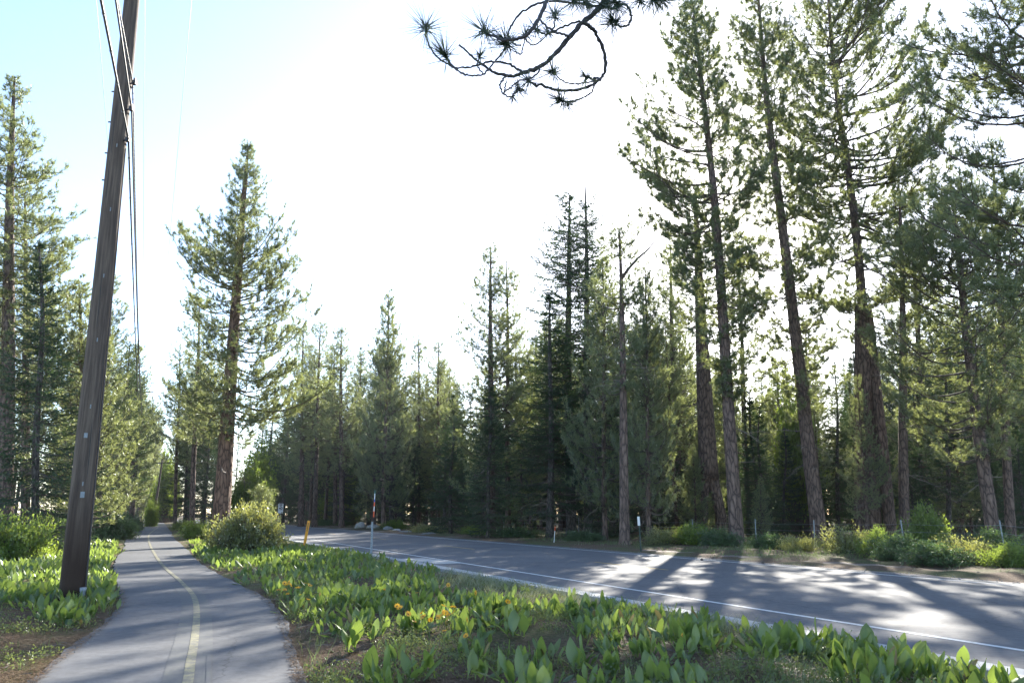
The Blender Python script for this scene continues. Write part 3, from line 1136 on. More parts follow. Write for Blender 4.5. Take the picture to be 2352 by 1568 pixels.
pplace('pineA', 785, 96, 788, 752, 'thin dark pine behind the far side of the road above the boulders')
pplace('pineC', 770, 110, 764, 800, 'bare-trunked pine deep behind the pale boulders')
pplace('bushy', 880, 84, 890, 676, 'broad tall conifer with a thin wispy spire in the middle of the far tree line', s_xy=.72)
pplace('firA', 900, 90, 905, 745, 'full sunlit conifer joined to the wispy spired tree')
pplace('slim', 962, 95, 960, 772, 'narrow pine right of the wispy spired conifer')
pplace('pineB', 1005, 92, 1005, 786, 'rounded pine in the low middle of the tree line')
pplace('pineB', 1128, 58, 1122, 568, 'tall open pine with a visible dark trunk left of the dead-topped tree')
pplace('slim', 1168, 61, 1166, 602, 'slim companion pine touching the tall open pine')
pplace('firC', 1122, 55, 1122, 860, 'dense dark young fir in front of the tall open pine')
pplace('firC', 1035, 66, 1038, 905, 'small dark fir left of the dense young fir')
pplace('firD', 1352, 56, 1344, 418, 'tall dense fir with a bare dead spike at its top', s_xy=.88)
pplace('firB', 1312, 58, 1308, 450, 'ragged dark fir leaning against the dead-topped fir', s_xy=1.2)
pplace('firA', 1262, 54, 1262, 672, 'broad dark fir left of the dead-topped fir', s_xy=1.2)
pplace('bushy', 1390, 50, 1388, 590, 'yellow-green sunlit young pine behind the broken-topped trunk', s_xy=.7)
pplace('bushy', 1490, 47, 1478, 615, 'bright sunlit young pine right of the broken-topped trunk', s_xy=.62)
pplace('slim', 1490, 56, 1482, 640, 'thin pine behind the white roadside marker')
pplace('firC', 1750, 54, 1745, 930, 'small dark fir between the two tall trunks by the sun')
pplace('bushy', 1748, 48, 1748, 1095, 'little blue-green pine sapling between the tall trunks', s_xy=.9)
pplace('firC', 1800, 60, 1800, 980, 'dark young fir left of the leaning curved pine')
pplace('pineA', 2130, 62, 2092, 520, 'straight grey-trunked pine deep behind the right-hand trunks')
pplace('firB', 2180, 52, 2170, 760, 'grey-green fir among the right-hand trunks')
pplace('pineB', 1560, 68, 1540, 560, 'pine behind and left of the tall pine by the sun')
pplace('slim', 1720, 70, 1690, 560, 'thin pine seen low between the sun-side trunks')

pplace('firA', 1925, 60, 1915, 830, 'mid-height dense fir filling the gap left of the massive pine')
pplace('firC', 1962, 66, 1958, 800, 'taller dark fir close behind the massive pine, on its left')
pplace('pineB', 1870, 66, 1850, 740, 'full pine behind the leaning curved trunk')
pplace('bushy', 1795, 72, 1790, 830, 'pale bushy pine deep between the leaning pine and the tall pine by the sun')

# ------------------------------------------------------------------ the wood behind: trees filling the depth
SKY = np.array([(-700, 560), (0, 560), (120, 640), (200, 720), (300, 830), (345, 900), (372, 980), (395, 900), (430, 800), (520, 860), (600, 870), (700, 800), (800, 800), (900, 770), (1000, 830),
                (1100, 770), (1200, 690), (1300, 640), (1400, 700), (1500, 690), (1600, 690), (1700, 760), (1800, 790), (1900, 800), (2000, 780), (2100, 720), (2200, 640), (2352, 560), (3000, 400)], float)
rw = random.Random(77)
FILLED = []


def zone(u, Y, kind):
    if u < 370:
        where = 'in the wood left of the bike path'
    elif u < 640:
        where = 'between the far path and the road bend'
    elif u < 1010:
        where = 'in the wood behind the pale boulders'
    elif u < 1420:
        where = 'in the shady wood round the dead-topped fir'
    elif u < 1800:
        where = 'in the wood behind the sun-side pines'
    else:
        where = 'in the wood behind the right-hand shrubs'
    look = {'pineA': 'slender pine', 'pineB': 'fuller pine', 'pineC': 'high-crowned pine', 'slim': 'thin bare-stemmed pine', 'bushy': 'bushy young pine', 'firA': 'dense fir', 'firB': 'ragged fir', 'firC': 'low dark fir', 'firD': 'dead-topped fir'}[kind]
    far = 'far-off ' if Y > 85 else ''
    lab = f'{far}{look} standing {where}'
    return lab, f'{look}s {where}' + (' far off' if far else '')


def clear(x, y, d):
    return all((x - a) ** 2 + (y - c) ** 2 > d * d for a, c in PLACED)


SUNLIT = [(-9, 15), (-10.5, 17), (-12, 35.5), (-6, 22), (-4.5, 16), (-8, 20), (-20, 45), (-2, 19), (4, 24), (1.5, 14), (-26, 60), (-7, 30), (-17, 27), (-15, 30), (-13, 24), (-12, 37)]


def fill(n, u0, u1, Y0, Y1, kinds, drop, dmin=2.2, vmin=None):
    k = tries = 0
    while k < n and tries < n * 40:
        tries += 1
        u = rw.uniform(u0, u1)
        Y_ = rw.uniform(Y0, Y1)
        x, y = base(u, Y_)
        w = road_w(x, y)
        if -4 < w < (17.5 if Y_ < 112 else 11.5):
            continue
        if float(path_l(y)) - 1.8 < x < float(path_r(y)) + 1.8:
            continue
        if not clear(x, y, dmin):
            continue
        if 612 < u < 672 and Y_ < 138:
            continue
        kd = rw.choice(kinds)
        vt = np.interp(u, SKY[:, 0], SKY[:, 1]) + rw.uniform(*drop)
        if kd == 'firC':
            vt = max(vt, rw.uniform(860, 1030))
        X, Yt, Zt = at(u, vt, Y_)
        if Zt < 4:
            continue
        Zt = min(Zt, 34)
        for (tx, ty) in SUNLIT:
            dd = (y - ty) / math.cos(SUN_AZ)
            if dd > 4 and abs((x - tx) - (y - ty) * math.tan(SUN_AZ)) < 3.0:
                Zt = min(Zt, dd * math.tan(SUN_EL) + .2)
        if Zt < 5:
            continue
        lab, gr = zone(u, Y_, kd)
        FILLED.append((u, Y_, kd, place(kd, x, y, Zt, lab, gr, rng=rw, s_xy=rw.uniform(.8, 1.05) * (.8 if Zt > 25 else 1))))
        k += 1


PI_ = ['pineA', 'pineB', 'pineC', 'slim']
FI_ = ['firA', 'firB', 'firC', 'firC']
fill(26, -500, 340, 34, 110, PI_ + ['firB', 'firC'], (0, 160))
fill(10, 385, 620, 66, 120, ['pineA', 'pineC', 'firA', 'slim'], (10, 120))
fill(34, 560, 1050, 96, 140, PI_ + ['firA', 'firB'], (0, 110))
fill(14, 600, 1050, 88, 115, ['firC', 'firC', 'bushy', 'firB'], (80, 220))
fill(34, 1000, 1450, 58, 120, PI_ + FI_, (20, 160))
fill(30, 1450, 1850, 56, 120, PI_ + FI_, (30, 180))
fill(34, 1850, 2500, 46, 110, PI_ + FI_, (20, 190))
fill(26, 1000, 2352, 52, 95, ['firC', 'bushy'], (250, 340))
fill(26, 1060, 1620, 88, 170, ['firC'], (240, 330), 2)
fill(24, 520, 760, 112, 165, ['firA', 'firB', 'firC', 'bushy'], (30, 240), 2.5)
fill(60, 420, 2600, 120, 175, ['firA', 'firB', 'firC', 'pineB'], (40, 200), 3)
fill(40, 1650, 2450, 70, 130, ['firA', 'firB', 'firC', 'bushy'], (60, 260), 2.5)
fill(50, 420, 2600, 176, 235, ['firA', 'firB', 'firC'], (70, 200), 3)
fill(10, 2400, 3300, 30, 90, PI_, (60, 260))
fill(14, 250, 480, 118, 200, ['pineB', 'firA', 'bushy'], (30, 150))
fill(16, 310, 420, 170, 240, ['firA', 'bushy', 'firB'], (40, 130))


ORD = ['', 'second ', 'third ', 'fourth ', 'fifth ', 'sixth ', 'seventh ', 'eighth ', 'ninth ', 'tenth ', 'eleventh ', 'twelfth ', 'thirteenth ', 'fourteenth ', 'fifteenth ', 'sixteenth ', 'seventeenth ', 'eighteenth ', 'nineteenth ', 'twentieth ']
TREE_MARKS = [(35, 'the dark fir at the left edge'), (165, 'the near utility pole'), (262, 'the slender pine by the near pole'), (335, 'the far utility pole'), (420, 'the far end of the path'), (520, 'the solitary pine'),
              (640, 'the speed limit sign'), (700, 'the orange marker post'), (790, 'the first pale boulder'), (890, 'the wispy spired conifer'), (1005, 'the rounded pine in the low tree line'), (1122, 'the tall open pine'),
              (1262, 'the broad dark fir'), (1345, 'the dead-topped fir'), (1430, 'the broken-topped bare pine'), (1500, 'the white roadside marker'), (1640, 'the hollow-footed pine'), (1690, 'the tall pine by the sun'),
              (1850, 'the leaning curved pine'), (2000, 'the massive many-trunked pine'), (2078, 'the thin straight pine'), (2250, 'the yellow-green sunlit pine'), (2340, 'the right edge of the view')]
seen = {}
for (u, Y_, kd, r) in sorted(FILLED, key=lambda f: f[1]):
    mu, mn = min(TREE_MARKS, key=lambda m_: abs(m_[0] - u))
    look = {'pineA': 'slender pine', 'pineB': 'full-crowned pine', 'pineC': 'high-crowned pine', 'slim': 'thin bare-stemmed pine', 'bushy': 'bushy young pine', 'firA': 'dense fir', 'firB': 'ragged fir', 'firC': 'low dark fir', 'firD': 'dead-topped fir'}[kd]
    where = 'straight behind' if abs(mu - u) < 14 else ('behind and left of' if u < mu else 'behind and right of')
    key = (look, where, mn)
    k = seen.get(key, 0)
    seen[key] = k + 1
    r['label'] = f'{ORD[min(k, 19)]}{look} {where} {mn}'


# ------------------------------------------------------------------ shrubs and leafy bushes
def project(x, y, z):
    zc = y * cp + (z - EYE) * sp
    yc = -y * sp + (z - EYE) * cp
    return 1176 + F * x / zc, 784 - F * yc / zc


def leaf_quads(b, p, d, rng, L, Wd, m=0):
    """Rhombic leaves at p growing along d."""
    n = len(p)
    r = rng.normal(0, 1, (n, 3))
    w = unit(np.cross(d, r))
    nn = np.cross(w, d)
    L = (L * rng.uniform(.7, 1.2, n))[:, None]
    mid = p + d * L * .5 + nn * L * .08
    V = np.stack([p, mid - w * Wd * .5, p + d * L, mid + w * Wd * .5], 1).reshape(-1, 3)
    i = np.arange(n) * 4
    b.add(V, Q=np.stack([i, i + 1, i + 2, i + 3], -1), m=m)


def shrub_mesh(name, rx, ry, h, ntip, per, L, Wd, leaf, seed, lump=.25, stem=.02, low=.12, up=.5):
    rng = np.random.default_rng(seed)
    b = MB()
    az = rng.uniform(0, 2 * np.pi, ntip)
    ce = rng.uniform(-.1, 1, ntip) ** .8 if False else rng.uniform(0, 1, ntip)
    rr = np.sqrt(1 - ce ** 2)
    lumps = 1 + lump * np.sin(az * 3 + seed) * np.sin(ce * 5 + az) + lump * .7 * np.sin(az * 7 + ce * 9 + seed) + rng.normal(0, .07, ntip)
    f = rng.uniform(.35, 1, ntip) ** .45 * lumps
    tip = np.stack([rx * rr * np.cos(az) * f, ry * rr * np.sin(az) * f, h * (low + (1 - low) * ce * f)], 1)
    root = np.stack([rng.normal(0, rx * .12, ntip), rng.normal(0, ry * .12, ntip), np.full(ntip, -.05)], 1)
    s = np.linspace(0, 1, 4)[None, :, None]
    P = root[:, None] * (1 - s) + tip[:, None] * s
    P[:, 1:3, 2] -= .12 * h * rng.uniform(0, 1, (ntip, 1))
    P[:, 1:3] += rng.normal(0, .04 * h, (ntip, 2, 3))
    b.tubes(P, stem * np.array([1, .7, .45, .2])[None] * np.ones((ntip, 1)), 3, 1)
    ix = np.repeat(np.arange(ntip), per)
    sp_ = rng.uniform(.72, 1.02, len(ix))
    p, t = interp_poly(P, ix, sp_)
    p = p + rng.normal(0, L * .8, p.shape)
    out = unit(tip / np.array([rx, ry, h]))[ix]
    d = unit(out * .5 + np.array([0, 0, up]) + rng.normal(0, .7, p.shape))
    leaf_quads(b, p, d, rng, L, Wd)
    return b.mesh(name, [leaf, M['limb']])


SM = {
    'round': shrub_mesh('foliage', 1.0, 1.0, 1.0, 900, 16, .055, .034, M['shrub_olive'], 1, .16, .012),
    'bright': shrub_mesh('foliage', 1.0, 1.0, 1.0, 420, 18, .085, .042, M['shrub_bright'], 2, .28, .012),
    'dark': shrub_mesh('foliage', 1.0, 1.0, 1.0, 380, 17, .09, .045, M['shrub_dark'], 3, .3, .012),
    'wild': shrub_mesh('foliage', 1.0, 1.0, 1.0, 260, 14, .10, .04, M['shrub_olive'], 4, .42, .012, up=.9),
    'leafy_tree': shrub_mesh('crown', 1.0, 1.0, 2.6, 620, 18, .10, .07, M['shrub_bright'], 6, .35, .012, low=.25),
}


def shrub(kind, u, v, wpx, hpx, label, group=None, name='shrub', cat='shrub', Y=None, depth=1.0, rz=None):
    if Y is None:
        x, y = G(u, v)
    else:
        x, y = base(u, Y)
    z = float(gz(x, y))
    dep = y * cp - EYE * sp
    rx = wpx / 2 * dep / F
    h = hpx * dep / F
    r = thing(name, label, cat, (x, y, z), (0, 0, random.Random(int(u * 7 + v)).uniform(-.3, .3) if rz is None else rz), group)
    r.scale = (rx, rx * depth, h)
    c = obj(SM[kind].name.split('.')[0], SM[kind], r)
    return r


shrub('round', 568, 1270, 172, 108, 'big rounded olive-green shrub at the foot of the solitary pine', depth=.9)
shrub('wild', 508, 1248, 70, 50, 'low straggly shrub on the path side of the big rounded shrub', Y=41)
shrub('bright', 452, 1228, 80, 38, 'low light green shrub on the right verge of the path near its bend', Y=52)
shrub('bright', 420, 1212, 50, 22, 'small green shrub at the far right edge of the path', Y=78)
shrub('bright', 28, 1292, 165, 105, 'bright yellow-green shrub at the left edge of the view')
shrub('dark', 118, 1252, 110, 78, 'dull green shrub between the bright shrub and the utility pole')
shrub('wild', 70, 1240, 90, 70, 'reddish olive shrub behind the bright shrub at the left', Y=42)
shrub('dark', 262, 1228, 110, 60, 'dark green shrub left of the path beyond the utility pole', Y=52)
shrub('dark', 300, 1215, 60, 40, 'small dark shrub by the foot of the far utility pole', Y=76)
shrub('bright', 345, 1205, 34, 55, 'yellow-green bush beside the far end of the path', Y=105)
shrub('wild', 590, 1210, 90, 62, 'tall loose shrub behind the big rounded shrub', Y=52)
for (k, u, v, w_, h_, lab) in [
    ('wild', 1520, 1252, 80, 34, 'sunlit straw-green shrub just right of the white roadside marker'),
    ('bright', 1590, 1252, 130, 44, 'sunlit pale green shrub left of the tall pine by the sun'),
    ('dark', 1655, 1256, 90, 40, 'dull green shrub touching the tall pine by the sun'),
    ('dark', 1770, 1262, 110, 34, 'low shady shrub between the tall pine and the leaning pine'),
    ('wild', 1835, 1268, 90, 34, 'low sunlit shrub at the foot of the leaning curved pine'),
    ('wild', 1950, 1275, 130, 66, 'pale flowering shrub left of the massive pine foot'),
    ('bright', 2020, 1282, 90, 72, 'vivid yellow-green shrub before the massive pine foot'),
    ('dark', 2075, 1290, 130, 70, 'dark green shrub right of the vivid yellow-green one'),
    ('bright', 2130, 1262, 100, 110, 'tall upright green shrub behind the fence at right'),
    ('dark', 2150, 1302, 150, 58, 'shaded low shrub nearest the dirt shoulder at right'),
    ('wild', 2220, 1298, 150, 66, 'white-specked loose shrub beside the right-hand fence post'),
    ('bright', 2325, 1308, 120, 66, 'green shrub at the right edge of the view by the dirt shoulder'),
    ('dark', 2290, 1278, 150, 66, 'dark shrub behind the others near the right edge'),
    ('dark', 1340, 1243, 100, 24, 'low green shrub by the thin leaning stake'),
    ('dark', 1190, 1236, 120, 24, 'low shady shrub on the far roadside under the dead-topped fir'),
    ('bright', 1100, 1228, 90, 20, 'low sunlit shrub on the far roadside left of the dark fir'),
    ('wild', 985, 1222, 90, 18, 'low scrubby shrub right of the pale boulders'),
    ('bright', 905, 1216, 60, 20, 'small bright shrub behind the pale boulders'),
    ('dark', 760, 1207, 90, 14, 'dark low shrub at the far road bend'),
]:
    shrub(k, u, v, w_, h_ * (.84 if u > 1900 else 1), lab)


def leafy_tree(u, Y, vt, wpx, label, group=None):
    x, y = base(u, Y)
    z = float(gz(x, y))
    X, _, Zt = at(u, vt, Y)
    dep = y * cp
    r = thing('leafy_tree', label, 'tree', (x, y, z), group=group)
    h = Zt - z
    b = MB()
    b.tubes(np.array([[(0, 0, -.2), (.05, 0, h * .3), (-.05, .05, h * .6), (0, 0, h * .9)]]), np.array([[.12, .1, .07, .02]]), 7)
    b.build('trunk', [M['bark_dark']], r, True)
    c = obj('crown', SM['leafy_tree'], r)
    c.scale = (wpx / 2 * dep / F, wpx / 2 * dep / F, h / 2.6)
    return r


leafy_tree(568, 78, 1060, 90, 'light green broadleaf tree behind the big rounded shrub')
leafy_tree(586, 96, 1020, 74, 'taller green broadleaf tree between the solitary pine and the speed sign')
leafy_tree(374, 150, 1040, 48, 'bright yellow-green broadleaf tree at the far end of the path')
leafy_tree(392, 165, 1075, 40, 'smaller yellow-green broadleaf tree at the far end of the path')
leafy_tree(1848, 62, 900, 110, 'sunlit yellow-green broadleaf tree glimpsed behind the leaning pine')
leafy_tree(800, 120, 1090, 60, 'yellow-green broadleaf tree glimpsed between trunks behind the boulders')
leafy_tree(760, 118, 1100, 50, 'yellow-green broadleaf sapling glimpsed left of the boulders')
# long-needled pine sapling behind the big shrub
rs = np.random.default_rng(55)
sap_pts = smooth_axis([(0, 0, 0), (.05, 0, 1), (.1, .05, 2), (.12, .05, 2.7)])
tm_, _ = trunk_mesh('trunk', sap_pts, .07, M['limb'], rs, sides=8, top_r=.015)
cm_ = pine_crown('crown', Axis(sap_pts), .4, 2.7, lambda t, az: 0.75 * (1 - t) ** .5 + .15, 50, rs, nn=18, nlen=.22, nwid=.014, sub_m=5, whorl=.3, e_lo=15, e_hi=60)
x_, y_ = base(588, 44)
sapling = thing('pine_sapling', 'bushy long-needled pine sapling rising behind the big rounded shrub', 'sapling', (x_, y_, float(gz(x_, y_))))
obj('trunk', tm_, sapling); obj('crown', cm_, sapling)

# ------------------------------------------------------------------ broad-leaved plants in the verges
def leaf_variant(k):
    r = np.random.default_rng(100 + k)
    n = 8
    t = np.linspace(0, 1, n)
    wid = np.where(t < .2, .022, .02 + (.115 + .035 * r.uniform(-1, 1)) * np.sin(np.pi * np.clip((t - .2) / .8, 0, 1) ** .82) ** .85)
    wid[-1] = .004
    bend = r.uniform(.02, .75)
    a = bend * t ** 1.6
    dx = np.cumsum(np.sin(a)) / n
    dz = np.cumsum(np.cos(a)) / n
    tw = r.uniform(-.5, .5) * t
    fold = r.uniform(.1, .38)
    wav = .02 * np.sin(t * 9 + r.uniform(0, 6))
    Vs = []
    for i in range(n):
        for sd in (-1, -.5, 0, .5, 1):
            y = sd * wid[i]
            f = fold * abs(y) + wav[i] * abs(sd) * (1 if sd > 0 else -1)
            yy = y * math.cos(tw[i]) - f * math.sin(tw[i])
            ff = y * math.sin(tw[i]) + f * math.cos(tw[i])
            Vs.append((dx[i] + ff * math.cos(a[i]), yy, dz[i] - ff * math.sin(a[i])))
    j = np.arange(n - 1)[:, None] * 5 + np.arange(4)[None]
    q = np.stack([j, j + 1, j + 6, j + 5], -1).reshape(-1, 4)
    return mesh_np('leaf', np.array(Vs), None, q, [M['mule_leaf']], smooth_=True), np.array(Vs), q


LV = [leaf_variant(k) for k in range(9)]
M['leaf_dry'] = leaf_mat('leaf_dry', [(.16, .13, .05), (.24, .18, .07), (.3, .24, .1)], (.4, .32, .1), .35, .04)
DRY = []
for k in (2, 5):
    me_ = LV[k][0].copy()
    me_.materials[0] = M['leaf_dry']
    DRY.append(me_)


def flower_mesh(tilt):
    b = MB()
    h = .30
    b.tubes(np.array([[(0, 0, 0), (.01, .01, h * .5), (.03, 0, h)]]), np.array([[.006, .005, .004]]), 4, 2)
    c = np.array([.03, 0, h])
    TM = np.array(Matrix.Rotation(tilt, 3, 'Y'))
    rows = []
    for k in range(11):
        a = k * 2 * math.pi / 11
        d = np.array([math.cos(a) * .8, math.sin(a), .25]); d /= np.linalg.norm(d)
        w = np.cross(d, [0, 0, 1]); w /= np.linalg.norm(w)
        L = .05
        b.add(np.array([d * .008, d * L * .6 - w * .011, d * L, d * L * .6 + w * .011]) @ TM.T + c, Q=[(0, 1, 2, 3)], m=0)
    a = np.arange(6) * math.pi / 3
    ring = np.stack([.012 * np.cos(a), .012 * np.sin(a), np.full(6, .004)], 1)
    b.add(np.concatenate([ring, [[0, 0, .016]]]) @ TM.T + c, T=[(i, (i + 1) % 6, 6) for i in range(6)], m=1)
    return b.mesh('flower', [M['petal'], M['flower_eye'], M['mule_leaf']])


FM = [flower_mesh(t) for t in (.3, .8, 1.2)]
rl = random.Random(9)


def plant_prob(u, v, x, y):
    """How thick the broad-leaved plants stand, from what the photograph shows."""
    if x < path_l(y):
        if v > 1415 and not (95 < u < 200 and v < 1440):
            return 0
        return .95 if v > 1262 else .25
    if v < 1262:
        return .35 if x - path_r(y) < 2.5 else 0
    w = road_w(x, y)
    if w > -2.0:
        return 0
    if 1290 <= v < 1405 and 1000 < u < 1385 and w > -4.3:
        return .04
    if v < 1310:
        return .95 if w < -2.6 else .25
    if v > 1470 and u < 1000:
        return .10 if u > 800 else .0
    if v > 1455 and 1000 <= u < 1330:
        return .34
    if v > 1500 and 1330 <= u < 1900:
        return .3 if w < -3.0 else .75
    if v > 1430 and u < 770:
        return .15
    return .92 if x - path_r(y) > .25 else .3


spots = []
yy = 7.2
while yy < 46:
    st = .27 if yy < 17 else .34
    x0 = float(path_l(yy)) - (9 if yy < 34 else 4)
    xx = x0
    while xx < 8:
        x = xx + rl.uniform(-.3, .3); y = yy + rl.uniform(-.3, .3)
        xx += st
        if float(path_l(y)) - .12 < x < float(path_r(y)) + .15 or road_w(x, y) > -1.85:
            continue
        u, v = project(x, y, 0)
        if v > 1660 or u < -80 or u > 2430:
            continue
        if rl.random() > plant_prob(u, v, x, y) * (.72 + .45 * math.sin(x * 1.7 + y * .9) * math.sin(y * 1.3 - x)):
            continue
        spots.append((x, y, u, v))
    yy += st
# stand-out clumps read off the photograph
for (u, v, sc) in ((868, 1588, 1.0), (1180, 1590, .95), (1215, 1570, 1.0), (1335, 1540, 1.0), (1640, 1520, 1.1), (2240, 1600, 1.15), (2320, 1605, 1.1), (150, 1440, .9), (110, 1432, .8), (800, 1500, 1.1), (860, 1482, 1.15), (1990, 1545, 1.2), (2110, 1575, 1.1), (1560, 1470, 1.1), (1750, 1500, 1.2), (1850, 1520, 1.2)):
    x, y = G(u, v)
    spots.append((x, y, u, v))
spots.sort(key=lambda s_: s_[0] ** 2 + s_[1] ** 2)
FLOWERS = [(690, 1372, 9), (660, 1380, 5), (720, 1360, 4), (985, 1452, 8), (1020, 1462, 7), (940, 1455, 3), (1028, 1495, 2), (785, 1345, 3), (755, 1352, 2), (860, 1345, 2), (55, 1330, 3), (110, 1325, 2), (270, 1335, 1), (700, 1310, 2), (1540, 1500, 1), (1120, 1400, 1), (930, 1400, 1), (620, 1330, 2), (820, 1400, 1), (890, 1375, 1), (760, 1420, 1), (1190, 1440, 1), (1060, 1375, 1)]


def plant_label(u, v, x, y, has_fl):
    fl = 'orange-flowered broad-leaved plant' if has_fl else 'broad-leaved green plant'
    if x < path_l(y):
        if v > 1385:
            return fl + ' in the shade at the foot of the near utility pole', 'plants at the foot of the utility pole'
        if u > 190:
            return fl + ' between the near utility pole and the path', 'plants between the utility pole and the path'
        return fl + ' left of the near utility pole', 'plants left of the utility pole'
    if x - float(path_r(y)) < 1.1:
        return fl + (' along the right edge of the path, close by' if y < 14 else ' along the right edge of the path, further on'), 'plants along the right edge of the path' + (' close by' if y < 14 else ' further on')
    if road_w(x, y) > -3.4:
        return fl + (' beside the concrete gutter at the lower right' if u > 1400 else ' beside the concrete gutter further up the road'), 'plants beside the gutter' + (' at the lower right' if u > 1400 else ' further up')
    if v > 1470:
        return fl + ' standing among the low herbs in the foreground', 'plants among the foreground herbs'
    return fl + (' in the middle of the verge near the orange flowers' if v > 1330 else ' in the thick of the verge below the orange post'), 'plants in the middle of the verge' + (' near' if v > 1330 else ' far')


PLANT_MARKS = [(690, 1372, 'the orange flowers by the path'), (985, 1452, 'the orange flowers in mid verge'), (868, 1560, 'the lone plant at the bottom edge'), (600, 1395, 'the bend of the path edge'), (1180, 1560, 'the tall leaf pair at the bottom edge'),
               (1010, 1310, 'the concrete apron'), (165, 1385, 'the foot of the utility pole'), (60, 1330, 'the flowers left of the pole'), (240, 1330, 'the path edge by the pole'), (800, 1490, 'the big backlit plant'), (2240, 1570, 'the bottom right corner'),
               (1750, 1480, 'the tallest leaves before the gutter'), (1420, 1400, 'the gutter below the trunk shadow'), (1560, 1500, 'the single orange flower at right'), (2000, 1530, 'the gutter at the lower right'), (852, 1290, 'the grey perforated post')]
_seen = {}


def single_out(u, v, habit):
    mu, mv, mn = min(PLANT_MARKS, key=lambda m_: (m_[0] - u) ** 2 + (2.2 * (m_[1] - v)) ** 2)
    du, dv = u - mu, 2.2 * (v - mv)
    dr = 'beside' if abs(du) + abs(dv) < 25 else (('left of' if du < 0 else 'right of') if abs(du) > abs(dv) else ('behind' if dv < 0 else 'in front of'))
    key = (habit, dr, mn)
    k = _seen.get(key, 0)
    _seen[key] = k + 1
    return f'{ORD[min(k, 19)]}{habit} plant {dr} {mn}'


NEAR = spots[:285]
FARP = spots[285:]
# hand each flower cluster to its nearest plants
fl_of = {}
for (u, v, n) in FLOWERS:
    fx, fy = G(u, v + 14)
    near = sorted(range(len(NEAR)), key=lambda k: (NEAR[k][0] - fx) ** 2 + (NEAR[k][1] - fy) ** 2)
    if near and (NEAR[near[0]][0] - fx) ** 2 + (NEAR[near[0]][1] - fy) ** 2 < 1.5:
        for j in range(n):
            fl_of.setdefault(near[j % 2], []).append((fx, fy))
rn_ = np.random.default_rng(17)


def leaf_pose(sc):
    kind = rl.random()
    tilt = rl.gauss(.22, .26) if kind < .84 else rl.uniform(.7, 1.35)
    return rl.uniform(0, 6.283), abs(tilt), sc * rl.uniform(.55, 1.2), rl.gauss(0, .07), rl.gauss(0, .07)


specials = {
    (868, 1588): 'lone broad-leaved plant with a pale folded leaf at the bottom edge of the view',
    (1180, 1590): 'pair of tall yellow-green leaves at the bottom edge among the low herbs',
    (2240, 1600): 'dark broad-leaved plant in the bottom right corner by the gutter',
    (2320, 1605): 'broad-leaved plant cut off by the bottom right corner',
    (800, 1500): 'backlit broad-leaved plant with large yellow-green leaves above the bare needle litter',
}
for k, (x, y, u, v) in enumerate(NEAR):
    fls = fl_of.get(k, [])
    lab, gr = plant_label(u, v, x, y, bool(fls))
    for (su, sv_), sl in specials.items():
        if abs(u - su) < .5 and abs(v - sv_) < .5:
            lab, gr = sl, None
    z = float(gz(x, y))
    r = thing('leafy_plant', lab, 'plant', (x, y, z), group=gr + (' in flower' if fls else '') if gr else None)
    sc = rl.uniform(.21, .36)
    nl = rl.randint(7, 13)
    if gr is None:
        sc, nl = .40, 10
    if gr:
        size = 'tall' if sc > .31 else ('low' if sc < .255 else 'middling')
        r['label'] = single_out(u, v, size + (' dense' if nl > 9 else ' sparse') + (' orange-flowered' if fls else '') + ' broad-leaved')
    for j in range(nl):
        a, t, s_, ox, oy = leaf_pose(sc)
        o = bpy.data.objects.new('leaf', rl.choice(DRY) if rl.random() < .025 else rl.choice(LV)[0])
        C.objects.link(o)
        o.parent = r
        o.location = (ox, oy, -.02)
        o.rotation_euler = (0, t, a)
        o.scale = (s_, s_ * rl.uniform(.65, 1.25), s_)
    for (fx, fy) in fls:
        o = bpy.data.objects.new('flower', rl.choice(FM))
        C.objects.link(o)
        o.parent = r
        o.location = (fx - x + rl.gauss(0, .22), fy - y + rl.gauss(0, .2), 0)
        o.rotation_euler = (rl.uniform(.0, .35), rl.uniform(-.3, .3), rl.uniform(0, 6.28))
        q_ = rl.uniform(.7, 1.15)
        o.scale = (q_, q_, q_)
# plants beyond the nearest three hundred
b = MB()
for (x, y, u, v) in FARP:
    sc = rl.uniform(.22, .36)
    z = float(gz(x, y))
    for j in range(rl.randint(6, 9)):
        a, t, s_, ox, oy = leaf_pose(sc)
        _, Vv, q_ = LV[rl.randrange(9)]
        Vq = Vv.reshape(8, 5, 3)[[0, 1, 3, 5, 7]][:, [0, 2, 4]].reshape(-1, 3) * s_
        ct, st_ = math.cos(t), math.sin(t)
        Vr = np.stack([Vq[:, 0] * ct + Vq[:, 2] * st_, Vq[:, 1], -Vq[:, 0] * st_ + Vq[:, 2] * ct], 1)
        ca, sa = math.cos(a), math.sin(a)
        Vr = np.stack([Vr[:, 0] * ca - Vr[:, 1] * sa, Vr[:, 0] * sa + Vr[:, 1] * ca, Vr[:, 2]], 1) + np.array([x + ox, y + oy, z - .02])
        jj = np.arange(4)[:, None] * 3 + np.arange(2)[None]
        b.add(Vr, Q=np.stack([jj, jj + 1, jj + 4, jj + 3], -1).reshape(-1, 4))
far_plants = b.build('leafy_plants', [M['mule_leaf']], smooth_=True)
tag(far_plants, 'further broad-leaved green plants filling the verges', kind='stuff')


# ------------------------------------------------------------------ grass, herbs, litter
def scatter(n, fn, seed, Y0, Y1, x0=-30, x1=30, near_bias=1.6):
    r = np.random.default_rng(seed)
    y = Y0 + (Y1 - Y0) * r.uniform(0, 1, n) ** near_bias
    half = y * .72 + 1
    x = r.uniform(-1, 1, n) * half
    k = fn(x, y, r)
    return x[k], y[k]


def off_paved(x, y, mp=.03, mr=-1.72):
    w = road_w(x, y)
    onp = (x > path_l(y) - mp) & (x < path_r(y) + mp)
    onr = (w > mr) & (w < 9.3)
    return ~onp & ~onr


